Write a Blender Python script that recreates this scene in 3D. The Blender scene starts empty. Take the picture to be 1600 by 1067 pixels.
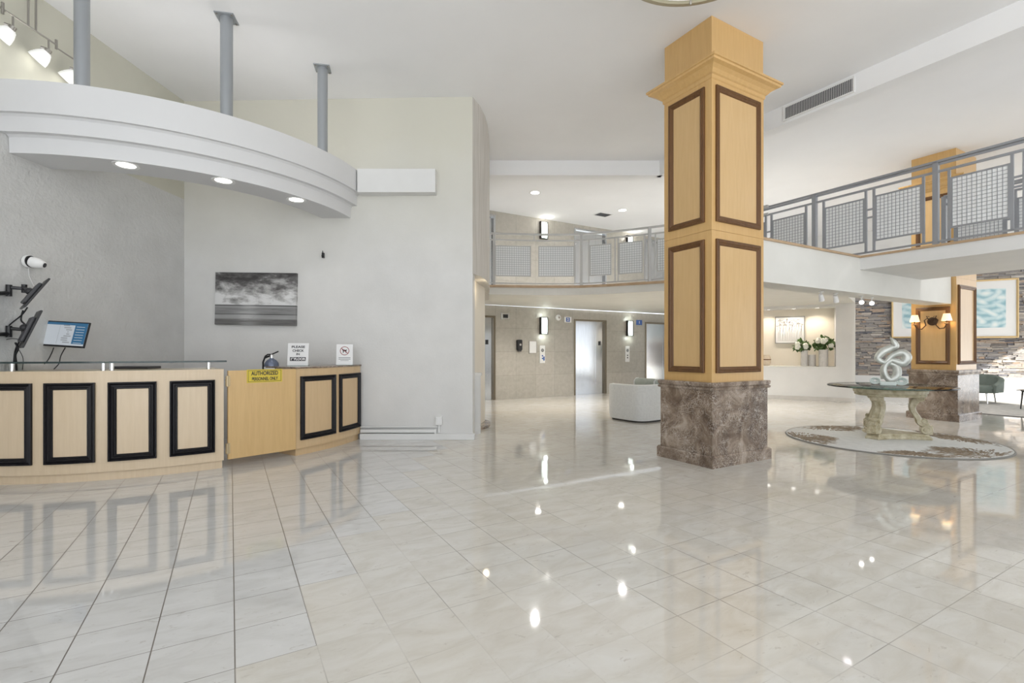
import bpy, bmesh, math, random
from mathutils import Vector, Matrix
random.seed(7)
D = bpy.data
COL = bpy.context.scene.collection
R = math.radians
C30, S30 = math.cos(R(30)), math.sin(R(30))
EYE, FPX, CX, CY = 1.25, 762.0, 800.0, 549.0
CEIL = 4.87

def uv(u, v, z=0.0):            # building grid (turned 30 degrees) to world
    return Vector((C30*u - S30*v, S30*u + C30*v, z))

# ------------------------------------------------------------------ materials
MATS = {}
def new_mat(name):
    m = D.materials.new(name); m.use_nodes = True
    nt = m.node_tree; b = nt.nodes['Principled BSDF']
    MATS[name] = m
    return m, nt, b
def N(nt, t, **kw):
    n = nt.nodes.new(t)
    for k, v in kw.items():
        if k in n.inputs.keys() if hasattr(n.inputs, 'keys') else False: n.inputs[k].default_value = v
        else: setattr(n, k, v)
    return n
def plain(name, col, rough=0.5, metal=0.0, emit=None, es=0.0, spec=None, trans=0.0, alpha=1.0, ior=None):
    m, nt, b = new_mat(name)
    b.inputs['Base Color'].default_value = (*col, 1)
    b.inputs['Roughness'].default_value = rough
    b.inputs['Metallic'].default_value = metal
    if spec is not None: b.inputs['Specular IOR Level'].default_value = spec
    if emit: b.inputs['Emission Color'].default_value = (*emit, 1); b.inputs['Emission Strength'].default_value = es
    if trans: b.inputs['Transmission Weight'].default_value = trans
    if ior: b.inputs['IOR'].default_value = ior
    b.inputs['Alpha'].default_value = alpha
    return m
def coords(nt, kind='Object', scale=(1,1,1), rot=(0,0,0), loc=(0,0,0)):
    tc = nt.nodes.new('ShaderNodeTexCoord'); mp = nt.nodes.new('ShaderNodeMapping')
    nt.links.new(tc.outputs[kind], mp.inputs['Vector'])
    mp.inputs['Scale'].default_value = scale; mp.inputs['Rotation'].default_value = rot; mp.inputs['Location'].default_value = loc
    return mp.outputs['Vector']
def noise(nt, vec, scale, detail=4, rough=0.55, dist=0.0):
    n = nt.nodes.new('ShaderNodeTexNoise')
    nt.links.new(vec, n.inputs['Vector'])
    n.inputs['Scale'].default_value = scale; n.inputs['Detail'].default_value = detail
    n.inputs['Roughness'].default_value = rough; n.inputs['Distortion'].default_value = dist
    return n.outputs['Fac']
def ramp(nt, fac, stops):
    r = nt.nodes.new('ShaderNodeValToRGB')
    nt.links.new(fac, r.inputs['Fac'])
    e = r.color_ramp.elements
    while len(e) < len(stops): e.new(0.5)
    for el, (p, c) in zip(e, stops):
        el.position = p; el.color = (*c, 1) if len(c) == 3 else c
    return r.outputs['Color']
def mth(nt, op, a, b=None, c=None):
    n = nt.nodes.new('ShaderNodeMath'); n.operation = op
    for i, x in enumerate((a, b, c)):
        if x is None: continue
        if isinstance(x, (int, float)): n.inputs[i].default_value = x
        else: nt.links.new(x, n.inputs[i])
    return n.outputs[0]
def mixc(nt, fac, a, b, blend='MIX'):
    n = nt.nodes.new('ShaderNodeMix'); n.data_type = 'RGBA'; n.blend_type = blend
    for idx, x in ((0, fac), (6, a), (7, b)):
        if isinstance(x, (int, float)): n.inputs[idx].default_value = x
        elif isinstance(x, tuple): n.inputs[idx].default_value = (*x, 1)
        else: nt.links.new(x, n.inputs[idx])
    return n.outputs[2]
def bump(nt, b, h, strength=0.2, dist=0.01):
    n = nt.nodes.new('ShaderNodeBump'); n.inputs['Strength'].default_value = strength; n.inputs['Distance'].default_value = dist
    nt.links.new(h, n.inputs['Height']); nt.links.new(n.outputs['Normal'], b.inputs['Normal'])
def mottled(name, c1, c2, scale=6, rough=0.5, bmp=0.0, bscale=60, stretch=(1,1,1), metal=0.0, bdist=0.01, detail=5):
    m, nt, b = new_mat(name)
    v = coords(nt, scale=stretch)
    nt.links.new(ramp(nt, noise(nt, v, scale, detail), [(0.3, c1), (0.7, c2)]), b.inputs['Base Color'])
    b.inputs['Roughness'].default_value = rough; b.inputs['Metallic'].default_value = metal
    if bmp: bump(nt, b, noise(nt, coords(nt), bscale, 4), bmp, bdist)
    return m

PAINT = mottled('white_paint', (.71,.71,.70), (.76,.76,.75), 2, .6)
CEILM = mottled('ceiling_paint', (.83,.83,.835), (.86,.86,.865), 1.2, .75)
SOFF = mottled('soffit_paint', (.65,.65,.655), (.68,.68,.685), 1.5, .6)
STUCCO = mottled('stucco_gray', (.56,.56,.55), (.62,.62,.61), 3, .7, .55, 22, bdist=.02)
BACKW = mottled('plaster_wall', (.66,.655,.64), (.72,.715,.70), 2.2, .7, .15, 40)
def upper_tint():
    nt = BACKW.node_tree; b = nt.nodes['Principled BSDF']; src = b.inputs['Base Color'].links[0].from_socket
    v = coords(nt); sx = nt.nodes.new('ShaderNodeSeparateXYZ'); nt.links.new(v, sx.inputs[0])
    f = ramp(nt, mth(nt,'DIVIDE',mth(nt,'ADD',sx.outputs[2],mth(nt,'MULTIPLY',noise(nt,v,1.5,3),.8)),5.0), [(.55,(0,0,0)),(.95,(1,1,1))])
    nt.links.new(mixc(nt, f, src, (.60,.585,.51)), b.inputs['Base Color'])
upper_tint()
OLIVEW = mottled('olive_beige_paint', (.54,.53,.45), (.58,.57,.49), 1.5, .7)
RIBW = mottled('streaked_wallpaper', (.50,.475,.43), (.66,.635,.60), 7, .7, 0, stretch=(3,3,.18))
CREAM = mottled('cream_wall', (.78,.72,.62), (.82,.765,.66), 2, .6)
FASCIA = mottled('fascia_paint', (.68,.67,.63), (.73,.72,.68), 2, .6)
WOODSTRIP = mottled('wood_edge', (.42,.29,.17), (.52,.37,.23), 8, .4)

def wood(name, c1, c2, rough=.3, sc=(9,9,.7), coat=.3):
    m, nt, b = new_mat(name)
    v = coords(nt, scale=sc)
    f = noise(nt, v, 3.2, 6, .6, .6)
    f2 = noise(nt, coords(nt, scale=(40,40,1.2)), 3, 3)
    base = ramp(nt, f, [(0.25, c1), (0.75, c2)])
    nt.links.new(mixc(nt, mth(nt,'MULTIPLY',f2,.22), base, tuple(x*.78 for x in c1)), b.inputs['Base Color'])
    b.inputs['Roughness'].default_value = rough
    b.inputs['Coat Weight'].default_value = coat; b.inputs['Coat Roughness'].default_value = .18
    return m
MAPLE = wood('maple_veneer', (.59,.36,.135), (.67,.43,.175))
MAPLE2 = wood('maple_panel', (.61,.395,.175), (.68,.46,.22))
MAPLED = wood('maple_light', (.68,.535,.36), (.75,.605,.43))
MAPLEM = wood('maple_warm', (.65,.46,.25), (.73,.53,.31))
GATEW = wood('gate_veneer', (.64,.42,.18), (.72,.49,.22))
WALNUT = wood('walnut_molding', (.105,.05,.02), (.175,.085,.032), .38, coat=0)
WALNUT.node_tree.nodes['Principled BSDF'].inputs['Specular IOR Level'].default_value = .3
BLACKW = plain('black_molding', (.012,.011,.013), .3, spec=.25)

def emperador(name, dark, mid, light, rough=.12):
    m, nt, b = new_mat(name)
    v = coords(nt)
    n1 = noise(nt, v, 3.2, 7, .65, 1.2)
    base = ramp(nt, n1, [(0.34, dark), (0.50, mid), (0.68, light)])
    vo = nt.nodes.new('ShaderNodeTexVoronoi'); vo.feature = 'DISTANCE_TO_EDGE'
    nw = nt.nodes.new('ShaderNodeTexNoise'); nw.inputs['Scale'].default_value = 5; nt.links.new(v, nw.inputs['Vector'])
    add = nt.nodes.new('ShaderNodeVectorMath'); add.operation = 'MULTIPLY_ADD'
    nt.links.new(nw.outputs['Color'], add.inputs[0]); add.inputs[1].default_value = (.45,.45,.45); nt.links.new(v, add.inputs[2])
    nt.links.new(add.outputs[0], vo.inputs['Vector']); vo.inputs['Scale'].default_value = 24
    vein = ramp(nt, vo.outputs['Distance'], [(0.0, (1,1,1)), (0.05, (.25,.25,.25)), (.14,(0,0,0))])
    fac = mth(nt, 'MULTIPLY', vein, mth(nt, 'MULTIPLY', ramp(nt, noise(nt, v, 5, 5), [(.38,(0,0,0)),(.62,(1,1,1))]), .85))
    nt.links.new(mixc(nt, fac, base, (.62,.56,.50)), b.inputs['Base Color'])
    b.inputs['Roughness'].default_value = rough
    return m
EMP = emperador('brown_marble', (.085,.058,.042), (.21,.155,.115), (.44,.36,.29))

# elevator wall stone: big beige slabs
def slab_stone():
    m, nt, b = new_mat('travertine_slabs')
    v = coords(nt)
    br = nt.nodes.new('ShaderNodeTexBrick'); br.offset = 0
    mp = coords(nt, scale=(1,1,1), rot=(R(90),0,0))
    nt.links.new(mp, br.inputs['Vector'])
    br.inputs['Scale'].default_value = 1; br.inputs['Brick Width'].default_value = .62; br.inputs['Row Height'].default_value = .62
    br.inputs['Mortar Size'].default_value = .006
    br.inputs['Color1'].default_value = (.38,.36,.315,1); br.inputs['Color2'].default_value = (.47,.445,.395,1); br.inputs['Mortar'].default_value = (.24,.225,.195,1)
    n = noise(nt, v, 9, 6, .6, .5)
    nt.links.new(mixc(nt, .55, br.outputs['Color'], ramp(nt, n, [(0.3,(.36,.335,.285)),(0.72,(.50,.475,.425))])), b.inputs['Base Color'])
    b.inputs['Roughness'].default_value = .3
    return m
TRAV = slab_stone()

def floor_mat():
    m, nt, b = new_mat('polished_marble_tiles')
    T = .3025
    v = coords(nt, rot=(0,0,R(-30)))
    sx = nt.nodes.new('ShaderNodeSeparateXYZ'); nt.links.new(v, sx.inputs[0])
    u = mth(nt, 'DIVIDE', mth(nt, 'SUBTRACT', sx.outputs[0], .016), T)
    w = mth(nt, 'DIVIDE', mth(nt, 'SUBTRACT', sx.outputs[1], 1.303), T)
    cu, cw = mth(nt,'FLOOR',u), mth(nt,'FLOOR',w)
    fu, fw = mth(nt,'SUBTRACT',u,cu), mth(nt,'SUBTRACT',w,cw)
    du = mth(nt,'MINIMUM', fu, mth(nt,'SUBTRACT',1.0,fu))
    dw = mth(nt,'MINIMUM', fw, mth(nt,'SUBTRACT',1.0,fw))
    du_m = mth(nt,'LESS_THAN', du, .0085); dw_m = mth(nt,'LESS_THAN', dw, .0070)
    comb = nt.nodes.new('ShaderNodeCombineXYZ'); nt.links.new(cu, comb.inputs[0]); nt.links.new(cw, comb.inputs[1])
    wn = nt.nodes.new('ShaderNodeTexWhiteNoise'); wn.noise_dimensions = '2D'; nt.links.new(comb.outputs[0], wn.inputs['Vector'])
    rnd = wn.outputs['Value']
    # left field (staircase border): world x of the tile centre
    xc = mth(nt,'SUBTRACT', mth(nt,'MULTIPLY', mth(nt,'ADD',mth(nt,'MULTIPLY',mth(nt,'ADD',cu,.5),T),.016), C30),
             mth(nt,'MULTIPLY', mth(nt,'ADD',mth(nt,'MULTIPLY',mth(nt,'ADD',cw,.5),T),1.303), S30))
    left = mth(nt,'LESS_THAN', xc, -1.0)
    # veins
    off = nt.nodes.new('ShaderNodeVectorMath'); off.operation = 'MULTIPLY_ADD'
    nt.links.new(wn.outputs['Color'], off.inputs[0]); off.inputs[1].default_value = (7,7,7); nt.links.new(v, off.inputs[2])
    st = nt.nodes.new('ShaderNodeMapping'); nt.links.new(off.outputs[0], st.inputs['Vector']); st.inputs['Scale'].default_value = (1,2.4,1); st.inputs['Rotation'].default_value = (0,0,.5)
    n1 = noise(nt, st.outputs[0], 3.5, 6, .62, .8)
    n2 = noise(nt, st.outputs[0], 7, 6, .68, 2.0)
    warm = ramp(nt, n1, [(0.28,(.57,.54,.48)),(0.55,(.65,.63,.585)),(0.8,(.70,.69,.66))])
    cool = ramp(nt, n1, [(0.25,(.55,.54,.52)),(0.5,(.63,.625,.61)),(0.8,(.69,.685,.675))])
    base = mixc(nt, left, warm, cool)
    spots = ramp(nt, n2, [(0.61,(0,0,0)),(0.68,(1,1,1))])
    base = mixc(nt, mth(nt,'MULTIPLY',spots,.45), base, (.36,.32,.27))
    blot = ramp(nt, noise(nt, v, .55, 3), [(.48,(0,0,0)),(.68,(1,1,1))])
    base = mixc(nt, mth(nt,'MULTIPLY',mth(nt,'MULTIPLY',blot,mth(nt,'SUBTRACT',1.0,left)),.22), base, (.62,.52,.38))
    base = mixc(nt, mth(nt,'MULTIPLY',rnd,.11), base, (.50,.45,.38))
    # grout, dark on the left field, patchy and pale elsewhere
    gl_u = mth(nt,'MULTIPLY', mth(nt,'MULTIPLY',du_m,left), .95)
    gl_w = mth(nt,'MULTIPLY', mth(nt,'MULTIPLY',dw_m,left), .65)
    patch = ramp(nt, noise(nt, v, .9, 2), [(0.42,(.08,.08,.08)),(0.62,(.75,.75,.75))])
    right = mth(nt,'SUBTRACT',1.0,left)
    gr = mth(nt,'MULTIPLY', mth(nt,'MULTIPLY', mth(nt,'MAXIMUM',du_m,dw_m), right), patch)
    g = mth(nt,'MAXIMUM', mth(nt,'MAXIMUM',gl_u,gl_w), gr)
    nt.links.new(mixc(nt, g, base, (.14,.12,.10)), b.inputs['Base Color'])
    b.inputs['Roughness'].default_value = .035
    b.inputs['IOR'].default_value = 1.6
    rr = mth(nt,'ADD', mth(nt,'MULTIPLY',noise(nt, v, 2.2, 4),.06), .015)
    nt.links.new(mth(nt,'MAXIMUM', rr, mth(nt,'MULTIPLY',g,.4)), b.inputs['Roughness'])
    bump(nt, b, mth(nt,'ADD', noise(nt, v, 1.6, 1), mth(nt,'MULTIPLY',rnd,.0)), .035, .02)
    return m
FLOORM = floor_mat()

def stone_mat():
    m, nt, b = new_mat('stacked_ledgestone')
    g = nt.nodes.new('ShaderNodeNewGeometry')
    base = ramp(nt, g.outputs['Random Per Island'], [(0,(.07,.085,.13)),(.14,(.22,.225,.25)),(.32,(.46,.41,.36)),(.5,(.27,.265,.28)),(.62,(.60,.55,.49)),(.76,(.47,.29,.17)),(.85,(.66,.62,.58)),(1,(.16,.14,.13))])
    n = noise(nt, coords(nt, scale=(1,1,3)), 14, 6, .65)
    nt.links.new(mixc(nt, .28, base, ramp(nt, n, [(0.3,(.10,.09,.09)),(0.7,(.66,.60,.54))])), b.inputs['Base Color'])
    b.inputs['Roughness'].default_value = .75
    bump(nt, b, n, .6, .02)
    return m
LEDGE = stone_mat()

STEEL = mottled('brushed_steel', (.50,.51,.52), (.57,.58,.59), 4, .13, 0, stretch=(14,14,.6), metal=1.0)
BRONZE = plain('bronze_frame', (.20,.17,.125), .3, 1.0)
SILVERP = plain('gray_railing_paint', (.33,.345,.37), .35, .3)
PALEP = plain('pale_railing_paint', (.50,.50,.49), .4, .2)
WIREP = plain('pale_wire', (.40,.42,.43), .4, .2)
POLEM = plain('gray_pole_paint', (.36,.38,.40), .3, .45)
NICKEL = plain('brushed_nickel', (.38,.36,.33), .3, .9)
CHROME = plain('chrome', (.75,.75,.75), .12, 1.0)
DARKM = plain('dark_metal', (.045,.042,.04), .4, .6)
IRON = plain('dark_bronze_iron', (.09,.055,.035), .4, .7)
BLACKP = plain('black_plastic', (.014,.014,.016), .4)
DGREY = plain('dark_gray_plastic', (.05,.05,.055), .45)
WHITEP = plain('white_plastic', (.80,.80,.79), .35)
PAPER = plain('white_paper', (.82,.82,.82), .5)
INK = plain('dark_ink', (.03,.03,.035), .5)
REDINK = plain('red_ink', (.28,.04,.04), .5)
YELLOW = plain('yellow_sign', (.72,.56,.06), .4)
BLUEINK = plain('blue_sign', (.06,.14,.42), .4)
GLOW = plain('lamp_glow', (1,1,1), .5, emit=(1,.96,.90), es=9)
BULB = plain('track_bulb', (1,1,1), .5, emit=(1,.97,.92), es=2.2)
WARMGLOW = plain('warm_shade', (.9,.8,.62), .6, emit=(1,.76,.45), es=.9)
SCONCEG = plain('sconce_glass', (.9,.95,.9), .4, emit=(.86,1,.94), es=2.6)
FROST = plain('frosted_glass', (.88,.89,.88), .3, emit=(1,1,.96), es=.25)
GRILL = plain('vent_dark', (.10,.10,.105), .6)
BOUCLE = mottled('white_boucle', (.70,.71,.70), (.78,.79,.78), 30, .9, .5, 140)
SAGE = mottled('sage_velvet', (.36,.39,.35), (.43,.46,.42), 12, .85, .2, 120)
OLIVE = mottled('dark_green_velvet', (.115,.145,.125), (.19,.225,.20), 4, .7, .1, 160)
RUGW = mottled('white_rug', (.70,.70,.68), (.80,.80,.78), 14, .95, .6, 180)
RUGB = mottled('brown_rug_pile', (.19,.14,.095), (.42,.34,.25), 26, .95, .5, 200)
RUGG = mottled('gray_rug', (.42,.41,.39), (.62,.60,.57), 9, .95, .6, 160)
ANTIQ = mottled('antique_cream_wood', (.38,.32,.19), (.68,.63,.48), 14, .4, .25, 50)
SILVER = mottled('silver_leaf', (.52,.54,.50), (.74,.76,.72), 9, .25, 0, metal=.35)
MARBLEW = mottled('white_sill', (.78,.77,.74), (.84,.83,.80), 6, .25)
VASE = mottled('pale_ceramic', (.66,.645,.62), (.74,.72,.70), 20, .5)
POT = mottled('beige_pot', (.60,.48,.36), (.70,.60,.48), 12, .6)
LEAF = mottled('green_leaf', (.045,.11,.03), (.17,.27,.08), 9, .5)
PETAL = plain('white_petal', (.84,.84,.76), .6)
GOLDF = plain('gold_frame', (.64,.47,.24), .35, .3)
EXTRED = plain('extinguisher_tank', (.16,.19,.27), .25, .5)
HINGE = plain('brass_hinge', (.50,.40,.25), .3, .9)
LEDGEWHITE = plain('white_ledge', (.84,.84,.84), .5)  # even white of the low ledge itself

def glass(name, col, rough=0.0, keep=.9):
    m, nt, b = new_mat(name)
    out = nt.nodes['Material Output']; nt.nodes.remove(b)
    t = nt.nodes.new('ShaderNodeBsdfTransparent'); t.inputs[0].default_value = (*col, 1)
    g = nt.nodes.new('ShaderNodeBsdfGlossy'); g.inputs['Roughness'].default_value = rough
    f = nt.nodes.new('ShaderNodeFresnel'); f.inputs['IOR'].default_value = 1.45
    mx = nt.nodes.new('ShaderNodeMixShader')
    nt.links.new(f.outputs[0], mx.inputs[0]); nt.links.new(t.outputs[0], mx.inputs[1]); nt.links.new(g.outputs[0], mx.inputs[2])
    nt.links.new(mx.outputs[0], out.inputs['Surface'])
    return m
GLASS = glass('clear_glass', (.93,.96,.95))
GLASSD = glass('glass_edge_tint', (.70,.82,.78))
GLASSB = plain('dark_glass_edge', (.03,.05,.05), .1)
def pane_mat():
    m, nt, b = new_mat('milky_pane')
    out = nt.nodes['Material Output']
    b.inputs['Base Color'].default_value = (.96,.975,.98,1); b.inputs['Roughness'].default_value = .25
    t = nt.nodes.new('ShaderNodeBsdfTransparent')
    mx = nt.nodes.new('ShaderNodeMixShader'); mx.inputs[0].default_value = .82
    nt.links.new(t.outputs[0], mx.inputs[1]); nt.links.new(b.outputs[0], mx.inputs[2]); nt.links.new(mx.outputs[0], out.inputs['Surface'])
    return m
PANE = pane_mat()

def seascape_mat():
    m, nt, b = new_mat('seascape_print')
    v = coords(nt)
    s = nt.nodes.new('ShaderNodeSeparateXYZ'); nt.links.new(v, s.inputs[0])
    z = mth(nt, 'DIVIDE', mth(nt,'ADD',s.outputs[2],.375), .75)       # 0 bottom .. 1 top
    clouds = noise(nt, coords(nt, scale=(1.1,1,2.3), loc=(3.1,0,.4)), 3.4, 8, .62, .15)
    wav = noise(nt, coords(nt, scale=(.8,1,14)), 3.0, 6, .65, .5)
    sky = ramp(nt, mth(nt,'ADD', mth(nt,'MULTIPLY',clouds,1.0), mth(nt,'MULTIPLY', mth(nt,'SUBTRACT',.72,z), .55)), [(0.30,(.05,.047,.047)),(0.43,(.13,.125,.125)),(0.53,(.36,.355,.35)),(0.68,(.74,.74,.74))])
    glare = mth(nt,'MULTIPLY', mth(nt,'POWER', 2.718, mth(nt,'MULTIPLY', mth(nt,'POWER', mth(nt,'DIVIDE', mth(nt,'ADD',s.outputs[0],.10), .16), 2.0), -1.0)), .30)
    sea = ramp(nt, mth(nt,'ADD', wav, glare), [(0.3,(.02,.02,.022)),(0.47,(.15,.15,.15)),(0.62,(.26,.26,.26)),(0.85,(.62,.62,.62))])
    bands = ramp(nt, z, [(0.0,(.10,.095,.09)),(.10,(.14,.135,.13)),(.13,(.45,.45,.45)),(.19,(.42,.42,.42)),(.20,(.04,.04,.04)),(.225,(.3,.3,.3)),(.32,(.25,.25,.25)),(.345,(.5,.5,.5)),(.37,(.03,.03,.03)),(.385,(.3,.3,.3))])
    seab = mixc(nt, .62, sea, bands)
    nt.links.new(mixc(nt, mth(nt,'GREATER_THAN', z, .385), seab, sky), b.inputs['Base Color'])
    b.inputs['Roughness'].default_value = .35
    return m
SEA = seascape_mat()
def swirl_mat(name, k):
    m, nt, b = new_mat(name)
    fs = []
    for loc, sc_ in (((.25*k,0,.42),1.15),((-.38,0,-.22*k),.95),((.1,0,-.6),1.5)):
        w = nt.nodes.new('ShaderNodeTexWave'); w.wave_type = 'RINGS'; w.rings_direction = 'SPHERICAL'
        nt.links.new(coords(nt, loc=loc, scale=(1,1,1.25)), w.inputs['Vector'])
        w.inputs['Scale'].default_value = sc_; w.inputs['Distortion'].default_value = 1.6; w.inputs['Detail'].default_value = 2; w.inputs['Detail Scale'].default_value = 1.4
        fs.append(w.outputs['Fac'])
    n = noise(nt, coords(nt, loc=(k,0,2*k)), 2.2, 5, .6, .6)
    mx = mth(nt,'MAXIMUM', mth(nt,'MULTIPLY',fs[0],fs[1]), mth(nt,'MULTIPLY',fs[2],n))
    f = mth(nt,'ADD', mth(nt,'MULTIPLY',mx,.55), mth(nt,'MULTIPLY',n,.5))
    nt.links.new(ramp(nt, f, [(.15,(.22,.42,.50)),(.3,(.34,.54,.61)),(.42,(.50,.67,.72)),(.55,(.62,.75,.78)),(.8,(.80,.86,.86))]), b.inputs['Base Color'])
    b.inputs['Roughness'].default_value = .5
    return m
SWIRL1 = swirl_mat('blue_abstract_paint', 1.0); SWIRL2 = swirl_mat('teal_abstract_paint', -1.2)
SCREEN_W = plain('screen_page', (.1,.1,.1), .3, emit=(.70,.76,.82), es=.55)
SCREEN_B = plain('screen_blue', (.02,.05,.1), .3, emit=(.03,.13,.24), es=.7)
SCREEN_G = plain('screen_gray', (.1,.1,.1), .3, emit=(.42,.45,.48), es=.5)

# ------------------------------------------------------------------ mesh builder
class MB:
    def __init__(s, M=None): s.bm = bmesh.new(); s.M = M or Matrix.Identity(4)
    def v(s, p): return s.bm.verts.new(s.M @ Vector(p))
    def face(s, vs):
        try: return s.bm.faces.new(vs)
        except ValueError: return None
    def box(s, x0, x1, y0, y1, z0, z1, M=None):
        M = M or Matrix.Identity(4)
        c = [s.v(M @ Vector(p)) for p in ((x0,y0,z0),(x1,y0,z0),(x1,y1,z0),(x0,y1,z0),(x0,y0,z1),(x1,y0,z1),(x1,y1,z1),(x0,y1,z1))]
        for f in ((3,2,1,0),(4,5,6,7),(0,1,5,4),(1,2,6,5),(2,3,7,6),(3,0,4,7)): s.face([c[i] for i in f])
        return s
    def prism(s, poly, z0, z1):
        a = [s.v((p[0],p[1],z0)) for p in poly]; b = [s.v((p[0],p[1],z1)) for p in poly]
        n = len(poly)
        s.face(a[::-1]); s.face(b)
        for i in range(n): s.face([a[i],a[(i+1)%n],b[(i+1)%n],b[i]])
        return s
    def grid(s, rows, closeu=False, closev=False, cap=False):
        R_ = [[s.v(p) for p in r] for r in rows]
        n, m = len(R_), len(R_[0])
        for i in range(n if closeu else n-1):
            for j in range(m if closev else m-1):
                s.face([R_[i][j], R_[i][(j+1)%m], R_[(i+1)%n][(j+1)%m], R_[(i+1)%n][j]])
        if cap:
            s.face(R_[0][::-1]); s.face(R_[-1])
        return s
    def tube(s, pts, r, n=8, cap=True, closed=False):
        pts = [Vector(p) for p in pts]; rows = []
        up = Vector((0,0,1)); prev = None
        for i, p in enumerate(pts):
            if closed: t = pts[(i+1)%len(pts)] - pts[i-1]
            else: t = pts[min(i+1,len(pts)-1)] - pts[max(i-1,0)]
            if t.length < 1e-9: t = Vector((0,0,1))
            t.normalize()
            if prev is None:
                a = up.cross(t)
                if a.length < .1: a = Vector((1,0,0)).cross(t)
                a.normalize()
            else:
                a = prev - t*prev.dot(t)
                if a.length < 1e-6: a = Vector((1,0,0)).cross(t)
                a.normalize()
            prev = a; b = t.cross(a)
            rr = r[i] if isinstance(r, (list,tuple)) else r
            rows.append([p + (a*math.cos(2*math.pi*k/n) + b*math.sin(2*math.pi*k/n))*rr for k in range(n)])
        return s.grid(rows, closeu=closed, closev=True, cap=cap and not closed)
    def lathe(s, prof, c=(0,0), a0=0, a1=360, n=32, closeprof=False, cap=True):
        full = abs(a1-a0) >= 359.9
        k = n if full else n+1
        rows = []
        for i in range(k):
            a = R(a0 + (a1-a0)*i/n)
            rows.append([(c[0]+r*math.cos(a), c[1]+r*math.sin(a), z) for r, z in prof])
        R_ = [[s.v(p) for p in r] for r in rows]; m = len(prof)
        for i in range(k if full else k-1):
            for j in range(m if closeprof else m-1):
                s.face([R_[i][j], R_[(i+1)%k][j], R_[(i+1)%k][(j+1)%m], R_[i][(j+1)%m]])
        if not full and closeprof and cap: s.face(R_[0]); s.face(R_[-1][::-1])
        if full and not closeprof:
            if prof[0][0] > 1e-5: s.face([r[0] for r in R_][::-1])
            if prof[-1][0] > 1e-5: s.face([r[-1] for r in R_])
        return s
    def frame(s, s0, s1, z0, z1, prof, mp, ns=1):
        """mitred rectangular frame; prof = closed list of (inset, height)"""
        def pt(sv, zv, h): return mp(sv, zv, h)
        path = []
        for i in range(ns): path.append((0, i/ns))
        path = [(s0 + (s1-s0)*i/ns, 'b') for i in range(ns+1)] + [(s1 - (s1-s0)*i/ns, 't') for i in range(ns+1)]
        rows = []
        for sv, side in path:
            row = []
            for ins, h in prof:
                q = (sv - (s0+s1)/2)/((s1-s0)/2)
                row.append(pt((s0+s1)/2 + q*((s1-s0)/2 - ins), (z0+ins) if side == 'b' else (z1-ins), h))
            rows.append(row)
        return s.grid(rows, closeu=True, closev=True)
    def ico(s, c, r, sub=1, sc=(1,1,1)):
        res = bmesh.ops.create_icosphere(s.bm, subdivisions=sub, radius=1.0)
        for v in res['verts']: v.co = s.M @ (Vector(c) + Vector((v.co.x*r*sc[0], v.co.y*r*sc[1], v.co.z*r*sc[2])))
        return s
    def mesh(s, me, M):
        n0 = len(s.bm.verts); s.bm.from_mesh(me); s.bm.verts.ensure_lookup_table()
        for i in range(n0, len(s.bm.verts)): s.bm.verts[i].co = s.M @ (M @ s.bm.verts[i].co)
        return s
    def build(s, name, mat, parent=None, smooth=None, bevel=0.0, bseg=2, loc=None, rotz=0.0, sub=0, label=None):
        bmesh.ops.recalc_face_normals(s.bm, faces=s.bm.faces)
        me = D.meshes.new(name); s.bm.to_mesh(me); s.bm.free()
        me.materials.append(mat)
        o = D.objects.new(name, me); COL.objects.link(o)
        if parent: o.parent = parent
        if loc: o.location = loc
        if rotz: o.rotation_euler = (0,0,rotz)
        if smooth is not None:
            for p in me.polygons: p.use_smooth = True
            if smooth < 180:
                try: me.set_sharp_from_angle(angle=R(smooth))
                except Exception: pass
        if bevel:
            b = o.modifiers.new('bevel','BEVEL'); b.width = bevel; b.segments = bseg; b.limit_method = 'ANGLE'; b.angle_limit = R(35)
        if sub:
            b = o.modifiers.new('sub','SUBSURF'); b.levels = sub; b.render_levels = sub
        if label: o['label'] = label
        return o
def thing(name, label, cat, loc=(0,0,0), rotz=0.0, group=None):
    o = D.objects.new(name, None); COL.objects.link(o); o.empty_display_size = .1
    o.location = loc; o.rotation_euler = (0,0,rotz)
    o['label'] = label; o['category'] = cat
    if group: o['group'] = group
    return o
def tag(o, label, cat, group=None):
    o['label'] = label; o['category'] = cat
    if group: o['group'] = group
    return o
def struct(o, label=None):
    o['kind'] = 'structure'
    if label: o['label'] = label
    return o
def dup(root, loc, rotz, label, group=None):
    r = root.copy(); COL.objects.link(r); r.location = loc; r.rotation_euler = (0,0,rotz); r['label'] = label
    if group: r['group'] = group
    for ch in list(root.children):
        c = ch.copy(); COL.objects.link(c); c.parent = r
        for g in list(ch.children):
            d = g.copy(); COL.objects.link(d); d.parent = c
    return r
def text_mesh(t, size, bold=0.0, align='CENTER', spacing=1.0):
    cu = D.curves.new('lettering','FONT'); cu.body = t; cu.size = size; cu.align_x = align; cu.align_y = 'CENTER'
    cu.offset = bold; cu.extrude = .0006; cu.space_character = spacing
    o = D.objects.new('lettering', cu); COL.objects.link(o)
    dg = bpy.context.evaluated_depsgraph_get(); dg.update()
    me = D.meshes.new_from_object(o.evaluated_get(dg))
    D.objects.remove(o); D.curves.remove(cu)
    return me
UPR = Matrix.Rotation(R(90), 4, 'X')            # text lying in XY -> standing, facing -Y
def T(x, y, z): return Matrix.Translation((x,y,z))
def RZ(a): return Matrix.Rotation(R(a), 4, 'Z')
def RX(a): return Matrix.Rotation(R(a), 4, 'X')
def RY(a): return Matrix.Rotation(R(a), 4, 'Y')
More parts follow.
